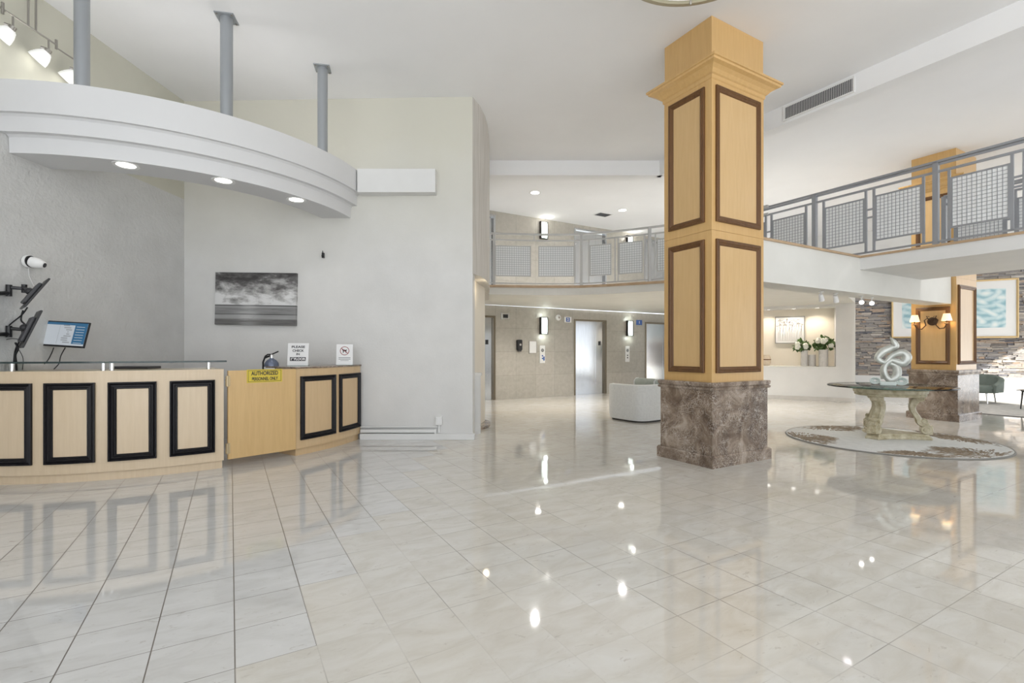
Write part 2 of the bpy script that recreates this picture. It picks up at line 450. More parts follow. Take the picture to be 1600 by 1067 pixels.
def wallseg(p, q, z0, z1, th, mat, name, parent=None, side=1):
    p, q = Vector((p[0],p[1],0)), Vector((q[0],q[1],0)); d = (q-p).normalized(); n = Vector((-d.y, d.x, 0))*side*th
    return MB().prism([p, q, q+n, p+n], z0, z1).build(name, mat, parent)
def ray_circle(px, c, r):
    t = (px-CX)/FPX; d = Vector((t,1)); c = Vector(c)
    A = d.dot(d); B = -2*d.dot(c); Cc = c.dot(c) - r*r
    Y = (-B - math.sqrt(B*B-4*A*Cc))/(2*A)
    p = d*Y
    return math.degrees(math.atan2(p.y-c.y, p.x-c.x)), p

# ================================================================== SETTING
fl = MB().prism([(-9,-1.5),(17,-1.5),(17,20),(-9,20)], -.15, 0).build('floor', FLOORM); struct(fl)
ce = MB().prism([(-9,-12.5),(17,-12.5),(17,20),(-9,20)], CEIL, CEIL+.15).build('ceiling', CEILM); struct(ce)  # lengthened behind the camera to keep direct sun off the visible floor
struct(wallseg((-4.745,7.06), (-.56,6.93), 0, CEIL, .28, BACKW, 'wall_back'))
struct(wallseg((-4.745,7.06), (-4.86,4.2), 0, 3.45, .2, STUCCO, 'wall_left', side=-1))
struct(wallseg((-4.745,7.06), (-4.86,4.2), 3.45, CEIL, .2, OLIVEW, 'wall_left_upper', side=-1))
struct(wallseg((-4.86,4.2), (-4.9,-4), 0, CEIL, .2, STUCCO, 'wall_entry', side=-1))
# curved wall return
up = [(-.56,6.935),(-.47,7.2),(-.415,7.5),(-.39,7.8),(-.385,8.2),(-.40,8.7),(-.44,9.4),(-.50,10.5),(-.9,11.2),(-.9,7.23)]
struct(MB().prism(up, 2.36, CEIL).build('wall_curved_return', RIBW, smooth=40))
lo = [(-.58,6.94),(-.60,7.15),(-.585,7.6),(-.54,8.1),(-.475,8.55),(-.50,8.9),(-.6,10.2),(-1.3,11.6),(-1.3,7.0)]
struct(MB().prism(lo, 0, 2.36).build('wall_alcove', CREAM, smooth=40))
ped = thing('alcove_ledge', 'half round white ledge at the end of the wall beside the lifts', 'ledge', (-.578,7.45,0))
MB().lathe([(.0,0),(.10,0),(.10,.88),(0,.88)], (0,0), -88, 92, n=24, closeprof=True).build('body', PAINT, ped, smooth=40)
MB().lathe([(.0,.88),(.115,.88),(.122,.9),(.115,.925),(0,.925)], (0,0), -88, 92, n=24, closeprof=True).build('top_slab', MARBLEW, ped, smooth=40)
o = MB().prism([(.26*math.cos(R(a))*1.0-.62, .55*math.sin(R(a))+8.25) for a in range(0,360,15)], 0, .035).build('trim_2', EMP, smooth=40); struct(o)
# baseboard, wall conduit
struct(MB().box(-2.15,-.53,6.885,6.94,0,.085).build('baseboard_back', PAINT, bevel=.004))
cd = thing('wall_conduit', 'white surface conduit running low along the wall beside the desk', 'conduit', (-1.6,6.93,.0))
MB().box(-.55,.515,-.03,.02,.10,.145).build('channel', PAINT, cd, bevel=.004)
MB().box(-.55,.545,-.018,.02,.17,.185).build('upper_strip', PAINT, cd, bevel=.003)
MB().box(.5,.53,-.035,.02,.085,.15).build('end_elbow', WHITEP, cd, bevel=.004)
ot = thing('power_outlet', 'small white power outlet box above the baseboard near the wall end', 'outlet', (-1.035,6.93,.27))
MB().box(-.045,.045,-.045,.02,-.06,.06).build('box', WHITEP, ot, bevel=.006)
MB().box(-.02,.02,-.05,-.043,-.035,.035).build('socket', PAPER, ot, bevel=.003)
MB().box(-.012,.012,-.02,.01,-.17,-.055).build('conduit_drop', WHITEP, ot)
# white box trim on back wall
struct(MB().box(-2.16,-1.07,6.80,6.99,3.47,3.80).build('trim_1', PAINT, bevel=.005))

# ---- curved soffit ring over the desk
CC = (-4.9,7.3)
prof = [(2.19,3.16),(2.61,3.16),(2.615,3.31),(2.64,3.33),(2.70,3.33),(2.705,3.47),(2.725,3.49),(2.765,3.49),(2.765,3.79),(2.66,3.79),(2.66,3.70),(2.19,3.70)]
struct(MB().lathe(prof, CC, -88.6, -6.6, n=72, closeprof=True).build('ceiling_soffit', SOFF, smooth=30))
def downlight(loc, label, rad=.075, group=None):
    t = thing('recessed_downlight', label, 'downlight', loc, 0, group)
    MB().lathe([(rad,-.003),(rad*1.35,-.008),(rad*1.4,0),(rad*.98,.0)], n=24, closeprof=True).build('trim_ring', WHITEP, t, smooth=40)
    MB().lathe([(0,-.0015),(rad,-.0015),(rad,.001),(0,.001)], n=24).build('lens', GLOW, t)
    return t
for (px, py), w in zip(((197,258),(349,282),(463,312)), ('leftmost round downlight under the curved soffit, nearest the stucco wall','middle round downlight under the curved soffit above the desk','rightmost round downlight under the curved soffit, nearest the back wall')):
    Y = 1.91*FPX/(CY-py); X = (px-CX)*Y/FPX
    downlight((X,Y,3.159), w, .085, 'downlights under the curved soffit')
# poles
pl = None
for px, Y, w in ((128,4.84,'gray ceiling pole nearest the left edge, beside the track light'),(354,5.28,'gray ceiling pole in the middle of the three, with a skewed top plate'),(504,6.36,'gray ceiling pole furthest right, nearest the back wall')):
    _p = ray_circle(px, CC, 2.70)[1]; X, Y = _p.x, _p.y
    if pl is None:
        pl = thing('support_pole', w, 'pole', (X,Y,3.79), R(12), 'gray poles holding the soffit')
        MB().lathe([(0,0),(.062,0),(.062,CEIL-3.79-.01),(0,CEIL-3.79-.01)], n=28).build('shaft', POLEM, pl, smooth=40)
        MB().box(-.095,.095,-.095,.095,CEIL-3.79-.012,CEIL-3.79).build('ceiling_plate', POLEM, pl)
        for sx in (-1,1):
            for sy in (-1,1): MB().lathe([(0,CEIL-3.812),(.011,CEIL-3.812),(.011,CEIL-3.80),(0,CEIL-3.80)], (sx*.075,sy*.075), n=8).build('bolt', NICKEL, pl)
    else: dup(pl, (X,Y,3.79), R(12), w)

# ---- track light upper left: rail hangs on rods over the desk
def pix(px, py, Y): return Vector(((px-CX)*Y/FPX, Y, EYE-(py-CY)*Y/FPX))
tk = thing('track_light', 'nickel track light with frosted glass heads above the curved soffit', 'track light', pix(50,45,4.75))
o0 = Vector(tk.location)
A = pix(-70,-33,4.15)-o0; Bm = pix(88,70,4.98)-o0; E = pix(127,100,5.25)-o0
A1 = pix(4,14,4.49)-o0
MB().tube([A, A1, Bm],.009,8).tube([Bm-Vector((0,0,.03)), E-Vector((0,0,.0))],.008,8).build('rail', NICKEL, tk, smooth=50)
MB().tube([Bm+Vector((0,0,.05)),Bm-Vector((0,0,.045))],.012,8).build('connector', NICKEL, tk, smooth=50)
MB().tube([A1+Vector((0,0,.06)),A1-Vector((0,0,.045))],.013,8).build('connector', NICKEL, tk, smooth=50)
for px,py in ((42,39),(54,47)):
    f = (px-4)/(88-4); p = A1.lerp(Bm, f); Yp = (p+o0).y
    # keep rods on the rail
    MB().tube([p, Vector((p.x,p.y,CEIL-o0.z-.002))],.009,8).build('hanging_rod', NICKEL, tk, smooth=50)
for k,(px,py) in enumerate(((19,25),(75,62),(121,96))):
    f = (px-4)/(88-4)
    p = A1.lerp(Bm,f) if k < 2 else Bm.lerp(E,.82)
    h = MB().tube([p, p-Vector((0,0,.115))],.008,8).tube([p-Vector((0,0,.105)), p+Vector((-.05,-.03,-.095))],.016,10).tube([p+Vector((.0,0,-.10)),p+Vector((-.02,-.01,-.15))],.03,12).build('lamp_head', NICKEL, tk, smooth=50)
    ax = Vector((-.62,-.25,-.74)).normalized(); st = p+Vector((-.01,0,-.125))
    q = ax.to_track_quat('Z','Y').to_matrix().to_4x4()
    MB(Matrix.Translation(st) @ q).lathe([(.028,.0),(.045,.015),(.066,.06),(.078,.105),(.080,.13),(.074,.13),(.062,.07),(.025,.012)], n=24, closeprof=True).build('glass_shade', FROST, h, smooth=60)
    MB(Matrix.Translation(st) @ q).lathe([(0,.10),(.05,.105),(.05,.112),(0,.112)], n=16).build('bulb', BULB, h)

# ================================================================== RECEPTION DESK
HD = 1.05
FPROF = [(0,0),(0,.022),(.012,.026),(.020,.014),(.030,.022),(.040,.024),(.048,.012),(.060,.014),(.066,.006),(.066,0)]
def arcmap(r): return lambda a, z, h: (CC[0]-DL[0]+(r+h)*math.cos(R(a)), CC[1]-DL[1]+(r+h)*math.sin(R(a)), z)
def desk(name, label, a0, a1, frames, wd):
    global DL
    mid = R((a0+a1)/2); DL = (CC[0]+2.76*math.cos(mid), CC[1]+2.76*math.sin(mid))
    t = thing(name, label, 'reception desk', (DL[0],DL[1],0))
    c = (CC[0]-DL[0], CC[1]-DL[1]); n = int(abs(a1-a0))*2
    MB().lathe([(2.35,.085),(2.76,.085),(2.76,HD-.006),(2.35,HD-.006)], c, a0, a1, n=n, closeprof=True).build('front_panel', wd, t, smooth=30)
    MB().lathe([(2.40,0),(2.735,0),(2.735,.085),(2.40,.085)], c, a0+.2, a1-.2, n=n, closeprof=True).build('plinth', wd, t, smooth=30)
    for (x0,x1) in frames:
        b0 = ray_circle(x0, CC, 2.78)[0] if x0 is not None else -88.7
        b1 = ray_circle(x1, CC, 2.78)[0]
        # frame is in degrees; the profile inset is converted
        k = 180/math.pi/2.76
        ns = 10; m = MB()
        rows = []
        for side in ('b','t'):
            for i in range(ns+1):
                q = -1+2*i/ns; q = q if side == 'b' else -q
                row = []
                for ins, h in FPROF:
                    a = (b0+b1)/2 + q*((b1-b0)/2 - ins*k)
                    z = .185+ins if side == 'b' else .95-ins
                    row.append(arcmap(2.76)(a,z,h))
                rows.append(row)
        m.grid(rows, closeu=True, closev=True).build('molding_frame', BLACKW, t)
    return t, c
dk, c1 = desk('reception_desk', 'curved maple reception desk with black molding frames and glass shelves', -88.5, -48.9, ((-45,48),(67.5,147.5),(168,244.5),(265,336)), MAPLED)
MB().lathe([(2.2,HD-.006),(2.765,HD-.006),(2.765,HD+.012),(2.2,HD+.012)], c1, -88.4, -48.9, n=60, closeprof=True).build('countertop', MAPLED, dk, smooth=30)
dk2, c2 = desk('reception_desk', 'short curved maple counter with dark stone top against the back wall', -32.6, -7.3, ((470.5,525.5),(531.5,564)), MAPLEM)
MB().lathe([(2.15,HD-.006),(2.775,HD-.006),(2.78,HD+.003),(2.775,HD+.014),(2.15,HD+.014)], c2, -33.0, -7.3, n=40, closeprof=True).build('countertop', EMP, dk2, smooth=30)
MB().ico((ray_circle(564,CC,2.7)[1].x-DL[0]-.06, 6.86-DL[1], .03), .028, 2).build('caster', DARKM, dk2, smooth=180)
# glass shelves with chrome posts
for (x0,x1,posts,w) in ((-20,164.5,(19,161.5),'long glass transaction shelf on chrome posts at the left end of the desk'),(170.5,354,(175,326),'glass transaction shelf on chrome posts beside the wooden gate')):
    b0 = ray_circle(x0,CC,2.74)[0]; b1 = ray_circle(x1,CC,2.74)[0]
    b0 = max(b0, -88.2)
    md = R((b0+b1)/2); gl = (CC[0]+2.65*math.cos(md), CC[1]+2.65*math.sin(md), HD+.012)
    t = thing('glass_shelf', w, 'glass shelf', gl, 0, 'glass shelves on the reception desk')
    cc = (CC[0]-gl[0], CC[1]-gl[1])
    MB().lathe([(2.48,.075),(2.745,.075),(2.745,.0865),(2.48,.0865)], cc, b0, b1, n=40, closeprof=True).build('pane', GLASSD, t, smooth=30)
    MB().lathe([(2.745,.0735),(2.750,.0735),(2.750,.0905),(2.745,.0905)], cc, b0, b1, n=40, closeprof=True).build('dark_edge', GLASSB, t, smooth=30)
    for px in posts:
        a, p = ray_circle(px, CC, 2.70)
        MB().lathe([(0,0),(.022,0),(.022,.004),(.019,.006),(.019,.0745),(0,.0745)], (p.x-gl[0], p.y-gl[1]), n=16).build('post', CHROME, t, smooth=40)
# gate
g0 = Vector((CC[0]+2.755*math.cos(R(-48.3)), CC[1]+2.755*math.sin(R(-48.3)))); g1 = Vector((CC[0]+2.78*math.cos(R(-32.2)), CC[1]+2.78*math.sin(R(-32.2))))
gd = g1-g0; ga = math.atan2(gd.y, gd.x); gw = gd.length
gt = thing('swing_gate', 'plain maple swing gate between the two curved desk sections', 'gate', (g0.x,g0.y,0), ga)
MB().box(.015,gw-.03,.0,.035,.085,1.042).build('leaf', GATEW, gt, bevel=.003)
for z in (.205,.93): 
    m = MB().box(-.012,.030,-.012,.004,z-.055,z+.055).lathe([(0,z-.058),(.011,z-.058),(.011,z+.058),(0,z+.058)], (.004,-.014), n=10)
    m.build('hinge', HINGE, gt, smooth=40)
# warning sign on the gate (pixel 385-441)
def on_gate(px):
    t = (px-CX)/FPX; # (g0+k d) x = t*y
    d = gd/gw; k = (t*g0.y-g0.x)/(d.x-t*d.y); return k
k0, k1 = on_gate(385.5), on_gate(440.5)
sg = thing('warning_sign', 'yellow authorized personnel sign fixed to the gate', 'sign', tuple(uvw for uvw in (g0.x+math.cos(ga)*(k0+k1)/2, g0.y+math.sin(ga)*(k0+k1)/2, .974)), ga)
w = (k1-k0)/2
MB().box(-w,w,-.006,-.0005,-.074,.074).build('plate', YELLOW, sg)
m = MB()
P4 = [(0,0),(0,.0012),(.004,.0012),(.004,0)]
m.frame(-w+.012,w-.012,-.064,.064,P4, lambda s,z,h:(s,-.006-h,z)).build('border', INK, sg)
me1 = text_mesh('AUTHORIZED', .062, .0016); me2 = text_mesh('PERSONNEL ONLY', .046, .0012)
def fit(me, width):
    xs = [v.co.x for v in me.vertices]; return width/(max(xs)-min(xs))
m = MB()
m.mesh(me1, T(0,-.0075,.028) @ UPR @ Matrix.Diagonal((fit(me1, 2*w-.09),1,1,1)))
m.mesh(me2, T(0,-.0075,-.034) @ UPR @ Matrix.Diagonal((fit(me2, 2*w-.10),1.1,1,1)))
m.build('lettering', INK, sg)
# cabinet behind gate + extinguisher
cb = thing('storage_cabinet', 'low wooden cabinet standing behind the gate against the back wall', 'cabinet', (-3.36,6.68,0))
MB().box(-.40,.40,-.24,.24,0,.86).build('body', MAPLE, cb, bevel=.004)
MB().box(-.42,.42,-.26,.24,.86,.885).build('top', EMP, cb, bevel=.004)
for s in (-1,1):
    d = MB().box(min(s*.01,s*.385),max(s*.01,s*.385),-.26,-.24,.08,.84).build('door', MAPLE2, cb, bevel=.003)
    MB().box(s*.06-.008,s*.06+.008,-.285,-.26,.4,.52).build('handle', NICKEL, d)
fx = thing('fire_extinguisher', 'small dark fire extinguisher standing on the cabinet behind the gate', 'fire extinguisher', ((424.5-CX)*6.55/FPX,6.55,.885))
MB().lathe([(0,0),(.085,0),(.092,.012),(.092,.17),(.085,.21),(.06,.245),(.03,.265),(.022,.275),(0,.275)], n=28).build('tank', EXTRED, fx, smooth=50)
MB().lathe([(0,.27),(.022,.27),(.024,.30),(.016,.325),(0,.325)], n=14).box(-.012,.012,-.012,.05,.30,.325).build('valve', CHROME, fx, smooth=40)
MB().tube([(-.09,.0,.30),(-.05,0,.325),(.0,0,.325),(.09,0,.365)],.009,8).tube([(-.10,0,.27),(-.04,0,.295),(.0,0,.30)],.008,8).build('handle', BLACKP, fx, smooth=50)
MB().tube([(-.02,0,.305),(-.09,0,.29),(-.115,0,.22),(-.115,0,.06)],.012,8).build('hose', BLACKP, fx, smooth=50)
MB().lathe([(.0925,.06),(.0935,.06),(.0935,.16),(.0925,.16)], a0=-150, a1=-40, n=14, closeprof=True).build('label_band', PAPER, fx, smooth=40)
# sign on the counter: PLEASE CHECK IN
def counter_sign(px0, px1, Y, h, label, tilt=8):
    x0, x1 = (px0-CX)*Y/FPX, (px1-CX)*Y/FPX
    t = thing('counter_sign', label, 'sign', ((x0+x1)/2, Y, HD+.0145), R(tilt))
    return t, (x1-x0)/2
cs, w = counter_sign(449.5, 480.5, 6.32, .30, 'white please check in sheet standing on the dark stone counter')
LEAN = RX(-8)
MB(LEAN).box(-w,w,-.003,.003,0,.295).build('sheet', PAPER, cs)
MB().prism([(-w,-.04),(w,-.04),(w,.07),(-w,.07)],0,.004).build('foot', GLASSD, cs)
m = MB(LEAN)
for s, z, wd, sz in (('PLEASE',.245,.165,.04),('CHECK',.195,.14,.04),('IN',.150,.04,.036)):
    me = text_mesh(s, sz, .0012); m.mesh(me, T(0,-.0045,z) @ UPR @ Matrix.Diagonal((fit(me,wd),1,1,1)))
m.build('lettering', INK, cs)
MB(LEAN).box(-w*.76,w*.76,-.0045,-.003,.062,.112).build('dark_band', INK, cs)
me = text_mesh('1  FLOOR', .042, .0014); me3 = text_mesh('ST', .018, .0008)
m = MB(LEAN).mesh(me, T(0,-.006,.086) @ UPR @ Matrix.Diagonal((fit(me,w*1.38),1,1,1)))
m.mesh(me3, T(-w*.47,-.006,.098) @ UPR); m.build('white_lettering', PAPER, cs)
cs, w = counter_sign(526, 550.5, 6.62, .29, 'white no dogs notice with red ring on the dark stone counter', 14)
MB(LEAN).box(-w,w,-.003,.003,0,.285).build('sheet', PAPER, cs)
MB().prism([(-w,-.04),(w,-.04),(w,.07),(-w,.07)],0,.004).build('foot', GLASSD, cs)
m = MB(LEAN @ T(0,-.004,.195) @ UPR)
m.lathe([(.052,0),(.060,0),(.060,.0015),(.052,.0015)], n=32, closeprof=True)
m.box(-.054,.054,-.004,.004,0,.0015, RZ(-40)).build('red_ring', REDINK, cs)
m = MB(LEAN @ T(0,-.0035,.195) @ UPR)
dog = [(-.034,.012),(-.026,.026),(-.02,.018),(.018,.012),(.030,.024),(.027,.006),(.022,-.004),(.024,-.028),(.014,-.028),(.012,-.008),(-.010,-.006),(-.014,-.028),(-.024,-.028),(-.022,.002)]
m.prism(dog,0,.001).build('dog_pictogram', INK, cs)
MB(LEAN).box(-w*.72,w*.72,-.0042,-.003,.098,.104).box(-w*.72,w*.72,-.0042,-.003,.078,.084).box(-w*.5,w*.5,-.0042,-.003,.06,.064).build('fine_print', DGREY, cs)

# seascape canvas
Yb = 7.06-.031*.7
p0, p1 = pix(335.5,426,6.99), pix(464,508,6.99)
cv = MB().box(-(p1.x-p0.x)/2,(p1.x-p0.x)/2,-.02,.025,-.375,.375).build('canvas_print', SEA, loc=((p0.x+p1.x)/2,7.0,(p0.z+p1.z)/2), rotz=R(-1.8))
tag(cv, 'unframed black and white seascape print on the back wall', 'picture')
cv.rotation_euler = (0,R(1.0),R(-1.8))
hk = thing('wall_hook', 'small black hook fixed high on the back wall right of the seascape', 'hook', pix(504.5,398,6.96))
MB().box(-.014,.014,-.012,.03,-.045,.03).build('plate', BLACKP, hk, bevel=.004)
MB().tube([(0,-.012,-.02),(0,-.035,-.03),(0,-.04,-.01)],.006,8).build('prong', BLACKP, hk, smooth=50)
MB().tube([(0,-.005,.03),(0,-.01,.055)],.006,8).build('prong', BLACKP, hk, smooth=50)

# security camera on stucco wall
sc_ = thing('security_camera', 'white turret security camera on the gray stucco wall', 'camera', (-4.83,4.86,2.145))
MB(RY(90)).lathe([(0,0),(.062,0),(.066,.012),(.060,.03),(0,.03)], n=28).build('wall_base', WHITEP, sc_, smooth=40)
MB(RY(90)).lathe([(.0,.030),(.058,.030),(.058,.038),(0,.038)], n=28).build('dark_ring', BLACKP, sc_, smooth=40)
hd = Vector((.85,.25,-.25)).normalized().to_track_quat('Z','Y').to_matrix().to_4x4()
MB(T(.035,0,0) @ hd).lathe([(0,0),(.05,0),(.055,.03),(.052,.07),(.036,.11),(.026,.115),(0,.115)], n=24).build('housing', WHITEP, sc_, smooth=50)
MB(T(.035,0,0) @ hd).lathe([(0,.1155),(.024,.1155),(.022,.121),(0,.123)], n=18).build('lens', BLACKP, sc_, smooth=50)
tag(MB().tube([(-4.825,4.865,2.08),(-4.83,4.88,2.0),(-4.83,4.92,1.92),(-4.828,4.95,1.88)],.004,6).build('cable', WHITEP, smooth=60), 'thin white cable hanging from the security camera down the stucco wall', 'cable')

# monitors. local frame: screen faces -Y, width X, bottom edge at z=0 centre
def monitor(label, M, w, h, loc, on=False):
    t = thing('monitor', label, 'monitor', loc)
    b = MB(M).box(-w/2,w/2,0,.016,-h/2,h/2).build('bezel', BLACKP, t, bevel=.003)
    MB(M).box(-w*.36,w*.36,.016,.045,-h*.36,h*.30).build('rear_housing', DGREY, t, bevel=.01)
    if on:
        MB(M).box(-w/2+.012,w/2-.012,-.0012,0,-h/2+.018,h/2-.012).build('screen', SCREEN_W, t)
        MB(M).box(-w/2+.012,w/2-.012,-.002,-.0012,h/2-.038,h/2-.012).box(w*.19,w/2-.012,-.002,-.0012,-h/2+.036,h/2-.038).build('blue_menu', SCREEN_B, t)
        m = MB(M)
        for k in range(7): m.box(w*.23,w*.42,-.0026,-.002,-h/2+.045+k*.028,-h/2+.050+k*.028)
        m.build('menu_lines', SCREEN_W, t)
        m = MB(M).box(-w*.16,-w*.155,-.002,-.0012,-h/2+.03,h/2-.045)
        for k in range(9): 
            m.box(-w*.02-.03*math.sin(k),w*.10+.02*math.cos(k*2),-.002,-.0012,-h*.34+k*.022,-h*.34+k*.022+.012)
        m.build('page_picture', SCREEN_G, t)
    else:
        MB(M).box(-w/2+.01,w/2-.01,-.0012,0,-h/2+.016,h/2-.01).build('screen', DGREY, t)
    return t
L3 = pix(102,522,5.02)
monitor('switched on monitor showing a blue menu beside the stucco wall', RZ(-7) @ RY(3.2) @ RX(-12), .50, .268, L3, True)
tag(MB().box(-.05,.05,.03,.06,-.05,.05).tube([(0,.05,0),(-.07,.09,.0),(-.13,.11,0)],.016,10).box(-.215,-.12,.075,.15,-.06,.06).build('wall_bracket', DARKM, loc=L3+Vector((0,.01,0))), 'dark wall bracket behind the switched on monitor', 'bracket')
# two edge-on monitors
Lm1 = pix(56,460,4.66); Lm2 = pix(49,515,4.64)
rayang = math.degrees(math.atan2(1,(50-CX)/FPX)) # direction of ray in plan
mz = rayang+180+4
Mm1 = RZ(mz-180+180) @ RX(33); Mm2 = RZ(mz) @ RX(20)
def edge_on(tilt): 
    # width axis along the view ray, screen normal to the right, top leaning right
    wx = Vector((math.cos(R(rayang+5)), math.sin(R(rayang+5)),0)); n = Vector((wx.y,-wx.x,0)) # points right
    zz = Vector((0,0,1)); up = (zz*math.cos(R(tilt)) + n*math.sin(R(tilt))).normalized()
    y = (-(n*math.cos(R(tilt)) - zz*math.sin(R(tilt)))).normalized()
    x = y.cross(up)
    M = Matrix((x,y,up)).transposed().to_4x4()
    return M
M1, M2 = edge_on(31), edge_on(20)
monitor('upper of two edge on black monitors held by wall arms', M1, .36, .33, Lm1)
monitor('lower of two edge on black monitors held by wall arms', M2, .34, .375, Lm2)
for (L, y0, w, Mx) in ((Lm1, 457, 'upper black jointed arm holding the tilted monitor', M1),(Lm2, 521, 'lower black jointed arm holding the steeper monitor', M2)):
    a = pix(-22,y0+2,4.44); b = pix(14,y0+1,4.66); b2 = b+Vector((0,0,.055)); c = pix(38,y0-6,4.72)
    t = thing('wall_bracket', w, 'bracket', a, 0, 'jointed wall brackets at the desk')
    MB().tube([(0,0,0),b-a],.02,10).build('lower_link', BLACKP, t, smooth=50)
    MB().tube([b2-a,c-a],.017,10).build('upper_link', DGREY if L is Lm1 else BLACKP, t, smooth=50)
    MB().tube([b-a-Vector((0,0,.03)),b2-a+Vector((0,0,.025))],.024,12).tube([c-a-Vector((0,0,.04)),c-a+Vector((0,0,.04))],.022,12).build('joint', BLACKP, t, smooth=50)
    back = L + (Mx @ Vector((0,.05,0)))
    MB().tube([c-a, back-a],.022,10).ico(back-a,.035,2).build('tilt_head', BLACKP, t, smooth=50)
def cable(pts, r, label, mat=BLACKP):
    P = [Vector(p) for p in pts]; out = []
    for i in range(len(P)-1):
        p0,p1,p2,p3 = P[max(i-1,0)],P[i],P[i+1],P[min(i+2,len(P)-1)]
        for k in range(6):
            t = k/6; out.append(.5*((2*p1)+(p2-p0)*t+(2*p0-5*p1+4*p2-p3)*t*t+(3*p1-p0-3*p2+p3)*t**3))
    out.append(P[-1])
    tag(MB().tube(out,r,6).build('cable', mat, smooth=60), label, 'cable')
ct = HD+.013
def ground(p): p = p.copy(); p.z = ct+.004; return p
cable([pix(43,480,4.70),pix(34,492,4.69),pix(18,505,4.69),pix(10,514,4.70),pix(8,526,4.7)],.006,'black cable looping from the upper edge on monitor to the lower arm')
cable([pix(36,485,4.73),pix(33,500,4.74),pix(42,512,4.70),pix(32,530,4.68),pix(24,548,4.68),pix(22,566,4.70),ground(pix(20,575,4.72))],.008,'black cable running down past the lower monitor to the counter')
cable([pix(24,535,4.66),pix(28,545,4.67),pix(24,555,4.68),pix(25,566,4.70),ground(pix(26,574,4.72))],.009,'thick black cable bundle at the counter below the monitor arms')
cable([pix(0,533,4.66),pix(18,529,4.68),pix(34,531,4.70)],.004,'thin black cable running level from the left edge to the lower monitor')
cable([pix(30,547,4.74),pix(36,560,4.76),ground(pix(35,575,4.82))],.003,'thin dark cable dangling right of the cable bundle')
cable([pix(84,543,5.05),pix(80,553,5.05),pix(72,566,5.04),ground(pix(56,580,5.0))],.005,'left black cable hanging below the switched on monitor')
cable([pix(102,543,5.05),pix(95,556,5.05),pix(92,568,5.04),ground(pix(84,580,5.0))],.005,'right black cable hanging below the switched on monitor')
tag(MB().box(-.19,.19,-.10,.10,0,.028).build('keyboard_tray', DGREY, bevel=.006, loc=(pix(212,577,5.25).x,5.27,ct)), 'dark flat device lying on the counter under the glass shelf', 'device')

# ================================================================== COLUMNS
def rect_ring(m, x0,x1,y0,y1, prof):
    """closed skirt around a rectangle, prof = [(out, z)...] from bottom to top, capped"""
    rows = [[(x0-o,y0-o,z),(x1+o,y0-o,z),(x1+o,y1+o,z),(x0-o,y1+o,z)] for o,z in prof]
    m.grid(rows, closev=True, cap=True)
CA, CB = .917, .662
WPROF = [(0,0),(0,.02),(.012,.028),(.022,.024),(.034,.030),(.046,.020),(.058,.014),(.066,.004),(.066,0)]
def face_map(which):
    if which == 'front': return lambda s,z,h: (s,-h,z)          # along e1, facing -e2 (y=0)
    if which == 'left':  return lambda s,z,h: (-h,s,z)          # along e2, facing -e1 (x=0)
    if which == 'right': return lambda s,z,h: (CA+h,s,z)
    return lambda s,z,h: (s,CB+h,z)
def column(label, loc, panels):
    t = thing('column', label, 'column', loc, R(30))
    m = MB(); rect_ring(m,0,CA,0,CB,[(.03,.0),(.03,.83)]); m.build('stone_base', EMP, t)
    m = MB(); rect_ring(m,0,CA,0,CB,[(.06,0),(.06,.115),(.05,.13),(.032,.13)]); m.build('stone_plinth', EMP, t)
    m = MB(); rect_ring(m,0,CA,0,CB,[(.032,.825),(.05,.83),(.055,.85),(.04,.862),(.05,.87),(.055,.90),(.05,.915),(0,.915)]); m.build('stone_cap', EMP, t)
    m = MB(); rect_ring(m,0,CA,0,CB,[(0,.90),(0,2.560)]); rect_ring(m,0,CA,0,CB,[(0,2.566),(0,4.22)]); rect_ring(m,0,CA,0,CB,[(-.006,2.55),(-.006,2.57)]); m.build('shaft', MAPLE, t)
    m = MB(); rect_ring(m,0,CA,0,CB,[(0,4.19),(.012,4.20),(.015,4.235),(.03,4.245),(.055,4.275),(.09,4.30),(.13,4.315),(.135,4.335),(.15,4.34),(.15,4.362),(.0,4.372)]); m.build('crown_molding', MAPLE, t)
    m = MB(); rect_ring(m,0,CA,0,CB,[(-.003,4.36),(-.003,CEIL-.001)]); m.build('top_block', MAPLE, t)
    for which, (s0,s1), (z0,z1) in panels:
        mp = face_map(which)
        fr = MB().frame(s0,s1,z0,z1,WPROF,mp).build('panel_molding', WALNUT, t)
        a,b = (s0+.06,s1-.06); c,d = z0+.06, z1-.06
        mm = MB(); q = [mp(a,c,.003),mp(b,c,.003),mp(b,d,.003),mp(a,d,.003)]; q2 = [mp(a,c,-.002),mp(b,c,-.002),mp(b,d,-.002),mp(a,d,-.002)]
        mm.grid([q,q2], closev=True, cap=True).build('panel_field', MAPLE2, t)
    return t
FR, LF = (.06,.84), (.085,.585)
UPZ, LOZ = (2.66,4.135), (1.015,2.47)
col1_loc = (2.15,5.25,0)
column('tall maple column with brown marble base in the middle of the lobby', col1_loc,
       [(f,r,z) for z in (UPZ,LOZ) for f,r in (('front',FR),('left',LF),('right',LF),('back',FR))])
col2_loc = (7.89,8.66,0)
column('far maple column with a two armed wall lamp, behind the glass table', col2_loc,
       [('left',LF,(1.015,2.06)),('front',FR,(1.015,2.44))] + [('left',LF,(2.85,4.1)),('front',FR,(2.85,4.1)),('right',LF,LOZ)])

